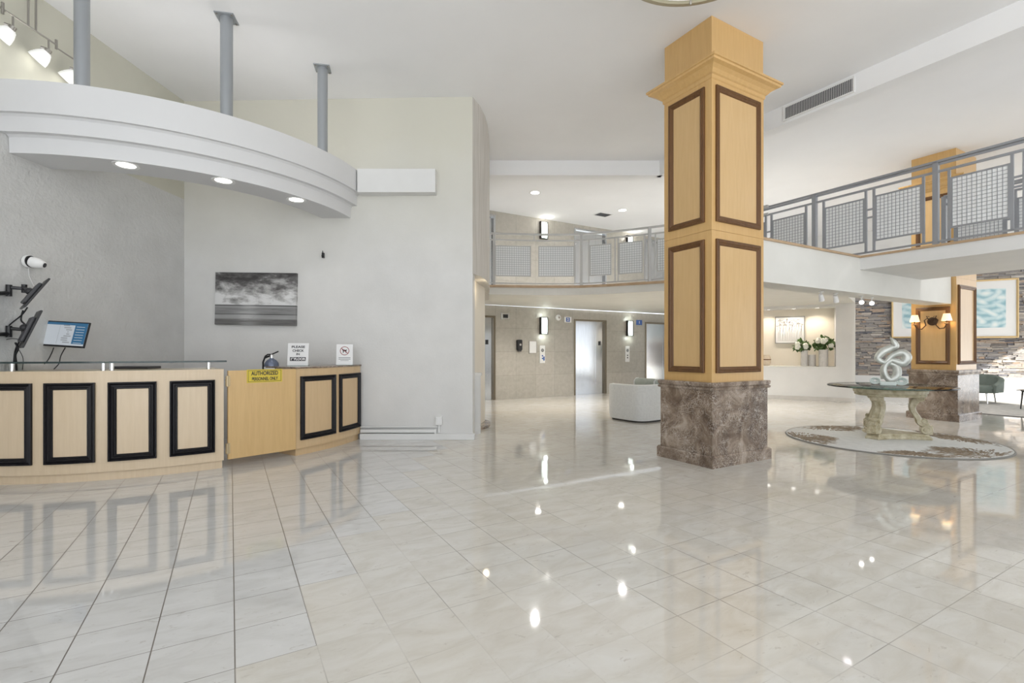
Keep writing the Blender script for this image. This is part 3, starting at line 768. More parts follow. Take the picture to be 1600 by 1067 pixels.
# ================================================================== MEZZANINE
ZT, ZB = 2.64, 2.44
arc = [(-.6,10.17),(-.05,10.24),(.45,10.29),(.95,10.31),(1.42,10.28),(1.95,10.10),(2.45,9.86),(2.96,9.59),(3.5,9.22),(4.0,8.75),(4.36,8.26)]
U0, U1 = 7.95, 9.95
pq = uv(U1,4.9)
poly = [(a[0],a[1]) for a in arc] + [(pq.x,pq.y),(8.43,11.98),(9.2,13.4),(10,18.2),(-1.2,12.1),(-1.2,10.4)]
struct(MB().prism(poly, ZB, ZT-.05).build('floor_mezzanine', FASCIA))
m = MB()
rows = []
for p in arc: rows.append([(p[0],p[1]-.03,ZT-.05),(p[0],p[1]-.03,ZT),(p[0],p[1]+.3,ZT),(p[0],p[1]+.3,ZT-.05)])
m.grid(rows, closev=True, cap=True); struct(m.build('trim_3', WOODSTRIP))
# warm cream band beneath it is the slab edge; bridge
def uvbox(name, u0,u1,v0,v1,z0,z1,mat):
    return struct(MB(RZ(30)).box(u0,u1,v0,v1,z0,z1).build(name, mat))
uvbox('floor_bridge', U0,U1,-5,4.95,ZB,ZT-.03,PAINT)
uvbox('trim_4', U0-.02,U0+.12,-5,3.62,ZT-.03,ZT,WOODSTRIP)
VB = 3.62
uvbox('wall_beam', 5.44,11.14,VB,VB+.36,2.10,ZT-.03,FASCIA)
uvbox('trim_5', 5.44,U0-.0,VB-.02,VB+.2,ZT-.03,ZT,WOODSTRIP)
# ceiling drop beam: along the back then along the bridge
struct(MB().prism([(-.6,9.24),(2.85,9.25),(2.85,9.45),(-.6,9.45)], 4.59, CEIL).build('ceiling_drop_back', CEILM))
uvbox('ceiling_drop_side', 7.05,7.25,-5,6.7,4.59,CEIL,CEILM)

# railings
def railing_bar(m, p, q, z, w=.02, h=.02):
    p,q = Vector((p[0],p[1],z)), Vector((q[0],q[1],z)); d = (q-p).normalized(); n = Vector((-d.y,d.x,0))*w
    a = [p-n-Vector((0,0,h)),p+n-Vector((0,0,h)),p+n+Vector((0,0,h)),p-n+Vector((0,0,h))]
    b = [q-n-Vector((0,0,h)),q+n-Vector((0,0,h)),q+n+Vector((0,0,h)),q-n+Vector((0,0,h))]
    m.grid([a,b], closev=True, cap=True)
def vbar(m, p, z0, z1, w=.015, ang=0.0):
    m.box(-w,w,-w,w,z0,z1, T(p[0],p[1],0) @ RZ(ang))
def mesh_panel(parent, p, q, z0, z1, mat, cell, org):
    wr_ = .0033 if mat is PALEP else .0025
    p,q = Vector((p[0],p[1],0))-org, Vector((q[0],q[1],0))-org
    p.z = q.z = 0
    d = (q-p); L = d.length; a = math.degrees(math.atan2(d.y,d.x))
    M = T(p.x,p.y,0) @ RZ(a)
    fr = MB(M).frame(0,L,z0,z1,[(0,-.012),(0,.012),(.022,.012),(.022,-.012)], lambda s,z,h:(s,h,z)).build('panel_frame', mat, parent)
    MB(M).box(.02,L-.02,-.002,.002,z0+.02,z1-.02).build('pane', PANE, fr)
    m = MB(M); n = max(3,round((L-.04)/cell))
    for i in range(1,n): x = .02+(L-.04)*i/n; m.box(x-wr_,x+wr_,-.008,.008,z0+.02,z1-.02)
    n = max(3,round((z1-z0-.04)/cell))
    for i in range(1,n): z = z0+.02+(z1-z0-.04)*i/n; m.box(.02,L-.02,-.008,.008,z-wr_,z+wr_)
    m.build('wire_grid', WIREP if mat is PALEP else mat, fr)
# back curved railing
def at_ray(px):
    t = (px-CX)/FPX
    for a,b in zip(arc, arc[1:]):
        A_,B_ = Vector((a[0],a[1]+.04)), Vector((b[0],b[1]+.04)); d = B_-A_
        den = d.x - t*d.y
        k = (t*A_.y-A_.x)/den
        if -1e-6 <= k <= 1.0: return A_+d*k
    return None
org = Vector((1.42,10.3,0))
rb = thing('balcony_railing', 'curved pale balcony railing with wire grid panels above the lifts', 'railing', (org.x,org.y,ZT))
rb0 = Vector((org.x,org.y,ZT))
H = dict(top=1.085, sec=.955, pt=.84, pb=.19, bot=.045)
m1,m2,m3 = MB(),MB(),MB()
apts = [Vector((a[0],a[1]+.04)) for a in arc]; apts[0] = Vector((-.46,10.225))
for a,b in zip(apts,apts[1:]):
    a_,b_ = (a-org.xy),(b-org.xy)
    railing_bar(m1,a_,b_,H['top'],.025,.018); railing_bar(m2,a_,b_,H['sec'],.014,.014); railing_bar(m3,a_,b_,H['bot'],.014,.012)
m1.build('top_rail', PALEP, rb); m2.build('middle_rail', PALEP, rb); m3.build('bottom_rail', PALEP, rb)
for px in (772,908,1015):
    p = at_ray(px)-org.xy; mm = MB(); vbar(mm,p,0,H['top'],.028); mm.build('post', PALEP, rb)
for px in (834.5,898.5,920,961,966,1007,1024):
    p = at_ray(px)-org.xy; mm = MB(); vbar(mm,p,H['bot'] if px != 834.5 else H['sec'],H['sec'] if px != 834.5 else H['top'],.012); mm.build('slim_post', PALEP, rb)
for x0,x1 in ((773.5,829.5),(841,897.5),(921.5,955.5),(967,1004.5),(1026.5,1052)):
    p,q = at_ray(x0),at_ray(x1); mesh_panel(rb,p,q,H['pb'],H['pt'],PALEP,.047,org)
for pa,pb_ in ((-1,0),):
    p,q = apts[-3],apts[-2]; mesh_panel(rb,p.lerp(q,.1),p.lerp(q,.95),H['pb'],H['pt'],PALEP,.047,org)
# bridge railings (straight along v)
def bridge_rail(label, U, v0, v1, first):
    t = thing('balcony_railing', label, 'railing', uv(U,(v0+v1)/2,ZT), R(120))   # local x runs along +v
    L2 = (v1-v0)/2; z3 = Vector((0,0,0))
    m = MB(); railing_bar(m,(-L2,0),(L2,0),H['top'],.03,.014); railing_bar(m,(-L2,0),(L2,0),H['top']-.035,.012,.012); m.build('top_rail', SILVERP, t)
    m = MB(); railing_bar(m,(-L2,0),(L2,0),H['sec'],.016,.014); m.build('middle_rail', SILVERP, t)
    m = MB(); railing_bar(m,(-L2,0),(L2,0),H['bot'],.014,.012); m.build('bottom_rail', SILVERP, t)
    vm = (v0+v1)/2; pv = first
    while pv > v0-1.6:
        if v0 <= pv <= v1:
            m = MB(); vbar(m,(pv-vm,0),0,H['top'],.03); m.build('post', SILVERP, t)
        for a,b in ((.15,.705),(.835,1.385)):
            x0,x1 = pv-vm-b, pv-vm-a
            if x0 < -L2 or x1 > L2: continue
            mesh_panel(t,(x0,0),(x1,0),H['pb'],H['pt'],SILVERP,.047,z3)
            for x in (x0-.014,x1+.014):
                m = MB(); vbar(m,(x,0),H['bot'],H['sec'],.014); m.build('slim_post', SILVERP, t)
        xa, xb = pv-vm-.82, pv-vm-.72
        if xa > -L2 and xb < L2:
            for zc in (.66,.545):
                m = MB(); railing_bar(m,(xa,0),(xb,0),zc,.01,.012); m.build('cross_bar', SILVERP, t)
        pv -= 1.531
bridge_rail('near gray metal railing with wire grid panels along the bridge edge', U0+.05, .6, 5.75, 4.285+1.531)
bridge_rail('far gray metal railing on the opposite side of the bridge', U1-.06, .3, 3.3, 3.30)

# ================================================================== LIFT WALL
P0 = Vector((-.43,12.6,0))
def lw(s, z, out=0.0):   # point on the lift wall
    return Vector((P0.x+C30*s+S30*out, P0.y+S30*s-C30*out, z))
ldoors = ((-1.17,-.03),(2.56,3.70),(5.33,6.47))
def lift_wall(name, z0, z1, ztop):
    M = T(P0.x,P0.y,0) @ RZ(30); m = MB()
    xs = [-2.6] + [x for d in ldoors for x in d] + [9.5]
    for i in range(0,len(xs),2): m.box(xs[i],xs[i+1],0,.25,z0,z1)
    for a,b in ldoors: m.box(a,b,0,.25,ztop,z1)
    # keep the object's own origin on the wall so the slabs follow it
    o = m.build(name, TRAV)
    return o
def lift_wall2(name, z0, z1, ztop):
    m = MB(); xs = [-2.6] + [x for d in ldoors for x in d] + [9.5]
    for i in range(0,len(xs),2): m.box(xs[i],xs[i+1],0,.25,z0,z1)
    for a,b in ldoors: m.box(a,b,0,.25,ztop,z1)
    return struct(m.build(name, TRAV, loc=(P0.x,P0.y,0), rotz=R(30)))
lift_wall2('wall_lift', 0, ZB, 2.14)
lift_wall2('wall_lift_upper', ZT-.05, CEIL, ZT+2.10)
nd = 0
for zb in (0, ZT-.05):
    for a,b in ldoors:
        nd += 1
        d = D.objects.new('door_%d' % nd, None); COL.objects.link(d); d.location = lw(a,zb); d.rotation_euler = (0,0,R(30)); struct(d)
        w = b-a; h = 2.14 if zb == 0 else 2.15; zt = h
        MB().box(.0,w*.70,.05,.075,.0,zt).build('door_panel', STEEL, d, bevel=.003)
        MB().box(w*.712,w,.058,.083,.0,zt).build('door_panel', STEEL, d, bevel=.003)
        MB().box(-.03,.025,-.015,.10,0,zt+.03).box(w-.025,w+.03,-.015,.10,0,zt+.03).box(.025,w-.025,-.012,.10,zt-.02,zt+.03).build('door_frame', BRONZE if zb == 0 else STEEL, d, bevel=.003)
        MB().box(w*.80,w*.87,.048,.059,1.43,1.55).build('number_plate', BLACKP, d)
    # things on the wall
def sconce(s, z, w):
    t = thing('wall_sconce', w, 'wall lamp', lw(s,z), R(30), 'box sconces on the lift wall')
    MB().box(-.10,.10,-.07,.0,-.22,.22).build('glass_box', SCONCEG, t, bevel=.004)
    m = MB().frame(-.115,.115,-.235,.235,[(0,0),(0,.08),(.018,.08),(.018,0)], lambda s_,z_,h:(s_,-h,z_))
    m.build('frame', DARKM, t)
    L = math.hypot(.2,.44); an = math.degrees(math.atan2(.44,.2))
    for sg_ in (1,-1): MB().box(-L/2,L/2,-.077,-.072,-.004,.004, RY(-an*sg_)).build('cross_bar', DARKM, t)
sconce(1.475,1.95,'lit box sconce on the lift wall above the paper notice')
sconce(4.62,1.95,'lit box sconce beside the right hand lift on the ground floor')
sconce(1.475,4.55,'lit box sconce on the upper lift wall, left one behind the railing')
sconce(4.62,4.55,'lit box sconce on the upper lift wall, right one near the column')
t = thing('floor_indicator', 'small floor indicator with dark display beside the left lift', 'display', lw(.285,2.17), R(30))
MB().box(-.125,.125,-.03,0,-.085,.085).build('plate', STEEL, t, bevel=.004); MB().box(-.07,.07,-.034,-.03,-.045,.045).build('display', BLACKP, t)
t = thing('sanitizer_dispenser', 'black sanitizer dispenser on the stone wall left of the notice', 'dispenser', lw(.69,1.42), R(30))
MB().box(-.075,.075,-.11,0,-.14,.14).build('housing', BLACKP, t, bevel=.03, bseg=3); MB().box(-.028,.03,-.114,-.108,-.02,.035).build('window', CHROME, t, bevel=.008); MB().box(-.05,.05,-.09,-.03,-.17,-.135).build('nozzle', DGREY, t, bevel=.01)
t = thing('notice', 'plain framed white paper notice on the stone lift wall', 'notice', lw(1.14,1.365), R(30))
MB().box(-.115,.115,-.012,0,-.165,.165).build('backing', PAPER, t); MB().frame(-.12,.12,-.17,.17,[(0,0),(0,.016),(.012,.016),(.012,0)],lambda s_,z_,h:(s_,-h,z_)).build('frame', NICKEL, t)
def call_panel(s, w, blue):
    t = thing('call_panel', w, 'call panel', lw(s,1.17), R(30), 'lift call panels')
    MB().box(-.085,.085,-.02,0,-.24,.24).build('plate', WHITEP, t, bevel=.004)
    MB(T(0,-.02,.11) @ RX(90)).lathe([(.03,0),(.045,0),(.045,.004),(.03,.004)],n=20,closeprof=True).box(-.005,.005,-.045,.045,0,.004).box(-.045,.045,-.005,.005,0,.004).build('symbol', DGREY, t)
    m = MB().box(-.02,.02,-.024,-.02,-.06,-.02).box(-.02,.02,-.024,-.02,-.13,-.09)
    m.build('button', BLUEINK if blue else DGREY, t)
    if blue: MB().box(.025,.07,-.022,-.02,-.17,-.06).build('blue_plate', BLUEINK, t)
call_panel(1.445,'white lift call panel with blue plate below the left sconce',True)
call_panel(4.55,'white lift call panel below the right sconce',False)
t = thing('wall_speaker', 'round white wall device high beside the blue lift sign', 'detector', lw(1.98,2.19), R(30))
MB(RX(90)).lathe([(0,0),(.085,0),(.085,.02),(.06,.045),(0,.05)],n=24).build('body', WHITEP, t, smooth=50); MB(RX(90)).lathe([(0,.05),(.03,.05),(.028,.058),(0,.06)],n=16).build('grille', NICKEL, t, smooth=50)
for s, lab, w, base, ink in ((2.31,'2','white and blue lift number sign left of the steel lift door',BLUEINK,PAPER),(5.045,'1','blue lift number sign right of the sconce',BLUEINK,PAPER)):
    t = thing('lift_sign', w, 'sign', lw(s,2.145), R(30))
    MB().box(-.12,.12,-.012,0,-.078,.078).build('plate', PAPER if lab == '2' else base, t)
    MB().box(-.065,.065,-.014,-.012,-.06,.06).build('blue_field', base, t)
    me = text_mesh(lab,.11,.003); MB().mesh(me, T(0,-.0155,0) @ UPR).build('numeral', ink, t)

# ================================================================== RIGHT SIDE: NICHE WALL
NA = R(-30); nn = Vector((.5,C30,0))
def nw(px):  # point on niche wall plane for a pixel column
    r = (px-CX)/FPX; Y = 14.6/(.5*r+C30); return Vector((r*Y,Y,0))
n0 = nw(1148); n1 = nw(1306); n2 = nw(1336.5)
d30 = Vector((C30,-.5,0))
Ln = (n1-n0).length; Lp = (n2-n0).length
wn_ = MB()
wn_.box(0,Ln,0,.62,0,.845).box(Ln,Lp,0,.62,0,ZB).box(0,Ln,.02,.62,2.375,ZB).box(-.3,0,0,.62,0,ZB)
struct(wn_.build('wall_niche', PAINT, loc=n0, rotz=NA))
struct(MB().box(0,Ln,.56,.60,.845,2.375).build('wall_niche_back', CREAM, loc=n0, rotz=NA))
struct(MB().box(-.3,Lp,-.015,0,0,.10).build('baseboard_niche', mottled('pale_stone_base',(.58,.56,.53),(.66,.64,.61),5,.4), loc=n0, rotz=NA))
o = MB().box(0,Ln,-.02,.56,.845,.865).build('trim_6', MARBLEW, loc=n0, rotz=NA, bevel=.004); struct(o)
def nloc(px, y, z):   # on the sill, y = depth behind wall face
    r = (px-CX)/FPX; Y = (14.6+y)/(.5*r+C30); return Vector((r*Y,Y,z))
# picture in niche
pa, pb_ = nloc(1211,.55,0), nloc(1257.5,.55,0); wpic = (pb_-pa).length/2
pc = (pa+pb_)/2; Yp = pc.y
zt_, zb_ = EYE-(494.5-CY)*Yp/FPX, EYE-(536.5-CY)*Yp/FPX
t = thing('framed_picture', 'square framed drawing of pale stems hanging inside the lit niche', 'picture', (pc.x,pc.y,(zt_+zb_)/2), NA)
hp = (zt_-zb_)/2
MB().frame(-wpic,wpic,-hp,hp,[(0,0),(0,.03),(.018,.03),(.018,0)],lambda s,z,h:(s,-h,z)).build('frame', NICKEL, t)
MB().box(-wpic+.01,wpic-.01,-.018,0,-hp+.01,hp-.01).build('canvas', PAPER, t)
m = MB(); rr = random.Random(3)
for k in range(22):
    x = -wpic*.82+1.64*wpic*k/21; ztop = hp*rr.uniform(.15,.75); 
    m.tube([(x,-.019,-hp*.85),(x+rr.uniform(-.02,.02),-.019,-hp*.2),(x+rr.uniform(-.05,.05),-.019,ztop)],.0035,4)
    for j in range(3): m.tube([(x+rr.uniform(-.04,.04),-.019,ztop),(x+rr.uniform(-.07,.07),-.019,ztop+rr.uniform(.01,.06))],.006,4)
m.build('drawn_stems', plain('pale_gray_paint',(.36,.35,.33),.6), t)
# vases and bouquets
def vase(px, y, pw, h, label):
    p = nloc(px,y,.865); r_ = pw/2*p.y/FPX*.97
    t = thing('vase', label, 'vase', p, NA, 'pale vases on the niche sill')
    MB().lathe([(0,0),(r_*.97,0),(r_,.01),(r_,h),(r_*.9,h),(r_*.88,.02),(0,.02)], n=28).build('body', VASE, t, smooth=40)
    m = MB()
    for k in range(int(h/.035)): m.lathe([(r_+.0005,.015+k*.035),(r_+.005,.025+k*.035),(r_+.0005,.035+k*.035)], n=28, closeprof=True)
    m.build('ribs', VASE, t, smooth=60)
    return p, r_
pv1, r1 = vase(1256.7,.22,9.5,.415,'slim tall pale vase holding the left bouquet in the niche')
pv2, r2 = vase(1268.7,.30,10.5,.30,'short ribbed pale vase between the two bouquets in the niche')
pv3, r3 = vase(1286.5,.20,13.0,.43,'widest tall pale vase holding the right bouquet in the niche')
def bouquet(p, h, W, Hh, off, label, seed, nb):
    t = thing('bouquet', label, 'bouquet', (p.x,p.y,p.z+h-.06), NA)
    rg = random.Random(seed); m = MB(); st = MB()
    for k in range(90):
        a = rg.uniform(0,2*math.pi); rad = math.sqrt(rg.random())
        c = Vector((off+math.cos(a)*W*rad, math.sin(a)*.16*rad, .07+rg.random()*Hh*(1-rad*rad*.55)))
        L = rg.uniform(.06,.11); w = L*.42
        M = T(*c) @ Matrix.Rotation(rg.uniform(0,6.28),4,'Z') @ Matrix.Rotation(rg.uniform(-1.2,1.2),4,'X')
        rows = []
        for i in range(5):
            f = i/4; ww = w*math.sin(math.pi*min(max(f,.04),.97)); rows.append([M @ Vector((-ww,(f-.5)*L*1.6,.012*math.cos(f*3))), M @ Vector((0,(f-.5)*L*1.6,-.012)), M @ Vector((ww,(f-.5)*L*1.6,.012*math.cos(f*3)))])
        m.grid(rows)
        if k % 6 == 0: st.tube([(0,0,-.12),(c.x*.4,c.y*.4,.02),tuple(c)],.004,5)
    m.build('leaves', LEAF, t, smooth=180)
    st.build('stems', LEAF, t, smooth=180)
    for k in range(nb):
        a = rg.uniform(0,2*math.pi); rad = .25+.55*math.sqrt(rg.random())
        c = Vector((off+math.cos(a)*W*rad, -.10-.05*rg.random(), .10+rg.random()*Hh*.62)); b = MB(T(*c))
        for i in range(14):
            th, ph = i*2.4, math.acos(1-2*(i+.5)/14)
            b.ico((.04*math.sin(ph)*math.cos(th),.04*math.sin(ph)*math.sin(th),.04*math.cos(ph)),.034,1,(1,1,.75))
        b.build('blossom', PETAL, t, smooth=180)
bouquet(pv1,.415,.20,.27,-.06,'loose white and green bouquet in the slim left vase',4,6)
bouquet(pv3,.43,.23,.36,.02,'fuller dark green bouquet with white blooms in the wide right vase',9,6)
pj = nloc(1197,.25,.865)
t = thing('jar', 'beige pottery jar at the left end of the niche sill, partly behind the column', 'jar', pj, NA)
MB().lathe([(0,0),(.075,0),(.115,.08),(.12,.16),(.105,.24),(.085,.265),(.09,.29),(.075,.29),(0,.27)], n=28).build('body', POT, t, smooth=50)
MB().lathe([(.118,.15),(.123,.16),(.121,.18),(.116,.17)], n=28, closeprof=True).build('painted_band', WALNUT, t, smooth=50)
# recessed dots in niche ceiling
for px in (1201,1240,1277):
    p = nloc(px,.25,2.374)
    w = {1201:'left recessed lamp in the top of the niche, beside the column',1240:'middle recessed lamp in the top of the niche above the drawing',1277:'right recessed lamp in the top of the niche above the bouquets'}[px]
    downlight(p, w, .05, 'recessed lamps in the niche')

# track spots under the beam
TV = VB+.18
def spot(px, label, aim, on):
    r = (px-CX)/FPX; Y = TV/(C30-.5*r); p = Vector((r*Y,Y,2.099))
    t = thing('spotlight', label, 'spotlight', p, 0, 'spotlights under the beam')
    MB().lathe([(0,-.012),(.03,-.012),(.03,0),(0,0)], n=14).tube([(0,0,-.01),(0,0,-.055)],.009,8).build('mount', WHITEP, t, smooth=40)
    q = Vector(aim).normalized().to_track_quat('Z','Y').to_matrix().to_4x4()
    b = MB(T(0,0,-.085) @ q).lathe([(0,-.06),(.022,-.06),(.03,-.03),(.036,.05),(.03,.05),(.028,.03),(0,.03)], n=20).build('lamp_can', WHITEP, t, smooth=40)
    MB(T(0,0,-.085) @ q).lathe([(0,.032),(.028,.032),(.028,.036),(0,.036)], n=16).build('lamp_face', GLOW, b)
    return p
sp = [spot(1283,'leftmost track spotlight under the white beam, above the niche bouquets',(.5,.5,-.75),1), spot(1306,'second track spotlight from the left under the white beam, above the niche pillar',(.45,.45,-.8),1),
      spot(1346,'third track spotlight from the left, shining bright before the stone wall',(-.5,-.75,-.3),1), spot(1362,'rightmost track spotlight, shining bright before the stone wall',(-.5,-.75,-.3),1)]

# ================================================================== STONE WALL
CS = 18.1
def swp(px, back=0.0):
    r = (px-CX)/FPX; Y = (CS+back)/(.5*r+C30); return Vector((r*Y,Y,0))
s0 = swp(1255); s1 = swp(1690); Ls = (s1-s0).length
rg = random.Random(11); m = MB(); z = .53
m.box(-.2,Ls,.06,.3,0,CEIL)
while z < 4.1:
    h = rg.choice((.022,.03,.038,.048,.06)); x = -rg.random()*.3
    while x < Ls:
        L = rg.uniform(.09,.42); dep = rg.uniform(0,.05)
        m.box(x+.003,min(x+L,Ls)-.003,dep-.03,.08,z+.003,z+h-.002); x += L
    z += h
struct(m.build('wall_stone', LEDGE, loc=s0, rotz=NA))
struct(MB().box(-.2,Ls,-.12,.05,0,.53).build('wall_ledge', LEDGEWHITE, loc=s0, rotz=NA, bevel=.006))
struct(MB().box(-.2,Ls,-.02,.05,4.1,CEIL).build('wall_upper_white', PAINT, loc=s0, rotz=NA))
# big framed paintings
def painting(px0, px1, y0, y1, mat, label):
    a, b = swp(px0,-.08), swp(px1,-.08); c = (a+b)/2; w = (b-a).length/2
    zt_, zb_ = EYE-(y0-CY)*b.y/FPX, EYE-(y1-CY)*b.y/FPX; h = (zt_-zb_)/2
    t = thing('framed_painting', label, 'painting', (c.x,c.y,(zt_+zb_)/2), NA, None)
    MB().frame(-w,w,-h,h,[(0,0),(0,.035),(.02,.045),(.045,.03),(.05,0)],lambda s,z,hh:(s,-hh,z)).build('frame', GOLDF, t)
    MB().box(-w+.03,w-.03,-.012,.0,-h+.03,h-.03).build('mat_board', PAPER, t)
    MB().box(-w+.25,w-.25,-.016,-.012,-h+.28,h-.26).build('artwork', mat, t)
    return c, h
painting(1497,1591.5,434,527.5,SWIRL1,'large gold framed blue abstract painting right of the far column')
painting(1392.5,1480,438,527.5,SWIRL2,'large gold framed teal abstract painting partly hidden left of the far column')

m = MB().box(16.5,16.8,-12,5,0,CEIL).box(16.5,16.8,12.4,16,0,CEIL).box(16.5,16.8,5,12.4,3.63,CEIL)
struct(m.build('wall_sun_block', PAINT))  # unseen wall added to block the sun; its opening shapes the sun patch
# sconce on column 2 left face
t = thing('wall_lamp', 'bronze two armed wall lamp with cream shades on the far column', 'wall lamp', Vector(col2_loc)+uv(-.012,.335,1.80), R(30))
# local: wall plane is x=0, facing -x, y along e2 (image left)
MB(RY(-90)).lathe([(0,0),(.075,0),(.075,.015),(.05,.03),(0,.035)], n=24).build('backplate', IRON, t, smooth=50)
for s in (-1,1):
    pts = [(-.03,0,0),(-.05,s*.06,.06),(-.06,s*.10,.02),(-.07,s*.075,-.07),(-.08,s*.13,-.14),(-.09,s*.20,-.13),(-.09,s*.235,-.06)]
    ar = MB().tube(pts,.010,8).lathe([(0,-.06),(.03,-.06),(.038,-.05),(.012,-.035),(.012,0),(0,0)], (-.09,s*.235), n=16).tube([(-.04,s*.03,.0),(-.045,s*.075,.10),(-.05,s*.03,.085)],.007,6).build('arm', IRON, t, smooth=50)
    MB().lathe([(.078,0),(.048,.125),(.044,.125),(.074,0)], (-.09,s*.235), n=24, closeprof=True).build('lamp_shade', WARMGLOW, t, smooth=60)

# ================================================================== CENTRE TABLE
TB = (5.48,7.08)
rg = random.Random(5)
rug = thing('round_rug', 'large round white rug with brown starbursts under the glass table', 'rug', (5.30,6.88,0))
MB().lathe([(0,0),(1.25,0),(1.255,.006),(1.245,.013),(0,.013)], n=96).build('pile', RUGW, rug, smooth=40)
MB().lathe([(1.25,.0),(1.265,.004),(1.258,.0145),(1.247,.0145)], n=96, closeprof=True).build('binding', DGREY if False else plain('gray_binding',(.28,.27,.25),.8), rug, smooth=40)
for ang, spread, depth in ((94,66,.50),(173,52,.52),(5,62,.40),(284,70,.62),(246,34,.30)):
    m = MB(); R0 = 1.22
    for k in range(420):
        f = rg.gauss(0,.42)
        if abs(f) > 1: continue
        a = R(ang + f*spread/2*1.0); rad = R0 - rg.random()**1.15*depth*(1-.7*f*f)
        c = Vector((rad*math.cos(a), rad*math.sin(a)))
        hub = Vector((R0*.93*math.cos(R(ang)), R0*.93*math.sin(R(ang))))
        dv = (c-hub); 
        if dv.length < .02: dv = Vector((1,0))
        dv.normalize(); n = Vector((-dv.y,dv.x)); L = rg.uniform(.05,.13); w = rg.uniform(.006,.014)
        p = [c-dv*L/2-n*w*.4, c-n*w, c+dv*L/2, c+n*w]
        if max(x.length for x in p) > 1.24: continue
        zz = .0135+rg.random()*.003
        m.prism([tuple(x) for x in p], .010, zz)
    m.build('starburst', RUGB, rug)
tb = thing('pedestal_table', 'round glass topped table on carved antique cream scroll legs', 'table', (TB[0],TB[1],.0145))
# base: concave triangle
bp = []
LA = (207,327,87)
for i in range(3):
    a0_, a1_ = LA[i], LA[(i+1)%3]; 
    if a1_ < a0_: a1_ += 360
    for off in (-10,10): bp.append((.47*math.cos(R(a0_+off)), .47*math.sin(R(a0_+off))))
    for f in (.25,.5,.75):
        aa = R(a0_+(a1_-a0_)*f); rr_ = .33-.09*math.sin(math.pi*f); bp.append((rr_*math.cos(aa), rr_*math.sin(aa)))
sc2 = lambda k: [(x*k,y*k) for x,y in bp]
m = MB(); rows = [[(x,y,z) for x,y in sc2(k)] for k,z in ((1.0,0.0),(1.02,.02),(1.0,.035),(.95,.045),(.96,.06),(.90,.075))]
m.grid(rows, closev=True, cap=True).build('base', ANTIQ, tb)
for a in LA:
    M = RZ(a); rows = []
    # S scroll in the radial plane (x = radius, z)
    path = [(.37,.075,.060),(.415,.13,.058),(.405,.20,.066),(.34,.235,.060),(.315,.30,.052),(.27,.38,.050),(.255,.45,.056),(.285,.53,.066),(.345,.585,.058),(.36,.615,.055)]
    # smooth
    P = []
    for i in range(len(path)-1):
        q = [Vector(path[min(max(j,0),len(path)-1)]) for j in (i-1,i,i+1,i+2)]
        for k in range(5):
            t_ = k/5; P.append(.5*((2*q[1])+(q[2]-q[0])*t_+(2*q[0]-5*q[1]+4*q[2]-q[3])*t_*t_+(3*q[1]-q[0]-3*q[2]+q[3])*t_**3))
    P.append(Vector(path[-1]))
    m = MB(M)
    for i,p in enumerate(P):
        tv = P[min(i+1,len(P)-1)]-P[max(i-1,0)]; d = Vector((tv.x,tv.y)).normalized(); n = Vector((d.y,-d.x)); hw = .062; th = p.z*.72
        row = []
        for (sx,sy) in ((-1,-.7),(-.7,-1),(.7,-1),(1,-.7),(1,.7),(.55,1),(.35,.8),(-.35,.8),(-.55,1),(-1,.7)):
            row.append((p.x+n.x*th*sy, hw*sx*(.8 if i > len(P)*.75 else 1), p.y+n.y*th*sy))
        rows.append(row)
    m.grid(rows, closev=True, cap=True)
    lg = m.build('leg', ANTIQ, tb, smooth=50)
    # volutes and foot carving
    m = MB(M)
    for (x,z,r_) in ((.40,.135,.062),(.34,.575,.05),(.385,.255,.035)):
        m2_ = M @ T(x,0,z) @ RX(90)
        b = MB(m2_)
        b.lathe([(0,-.072),(r_*.4,-.075),(r_*.5,-.067),(r_*.8,-.073),(r_,-.065),(r_,.065),(r_*.8,.073),(r_*.5,.067),(r_*.4,.075),(0,.072)], n=20)
        b.build('scroll', ANTIQ, lg, smooth=50)
    MB(M).box(.425,.475,-.062,.062,.075,.20).ico((.472,0,.15),.03,2,(.5,1,1.3)).ico((.474,.03,.11),.018,1).ico((.474,-.03,.11),.018,1).build('foot_carving', ANTIQ, lg, bevel=.008)
MB().lathe([(.26,.60),(.41,.60),(.425,.615),(.415,.63),(.435,.645),(.44,.68),(.43,.695),(.26,.695)], n=64, closeprof=True).build('apron_ring', ANTIQ, tb, smooth=40)
m = MB().lathe([(.12,.69),(.345,.69),(.345,.718),(.12,.718)], n=64, closeprof=True)
for k in range(56): m.ico((.35*math.cos(k/56*2*math.pi),.35*math.sin(k/56*2*math.pi),.703),.012,1)
m.build('beaded_ring', ANTIQ, tb, smooth=50)
MB().lathe([(0,.720),(.745,.720),(.757,.724),(.76,.731),(.757,.738),(.745,.742),(0,.742)], n=96).build('glass_top', GLASS, tb, smooth=40)
MB().lathe([(.745,.7195),(.762,.722),(.765,.731),(.762,.740),(.745,.7425)], n=96, closeprof=True).build('glass_rim', GLASSD, tb, smooth=40)
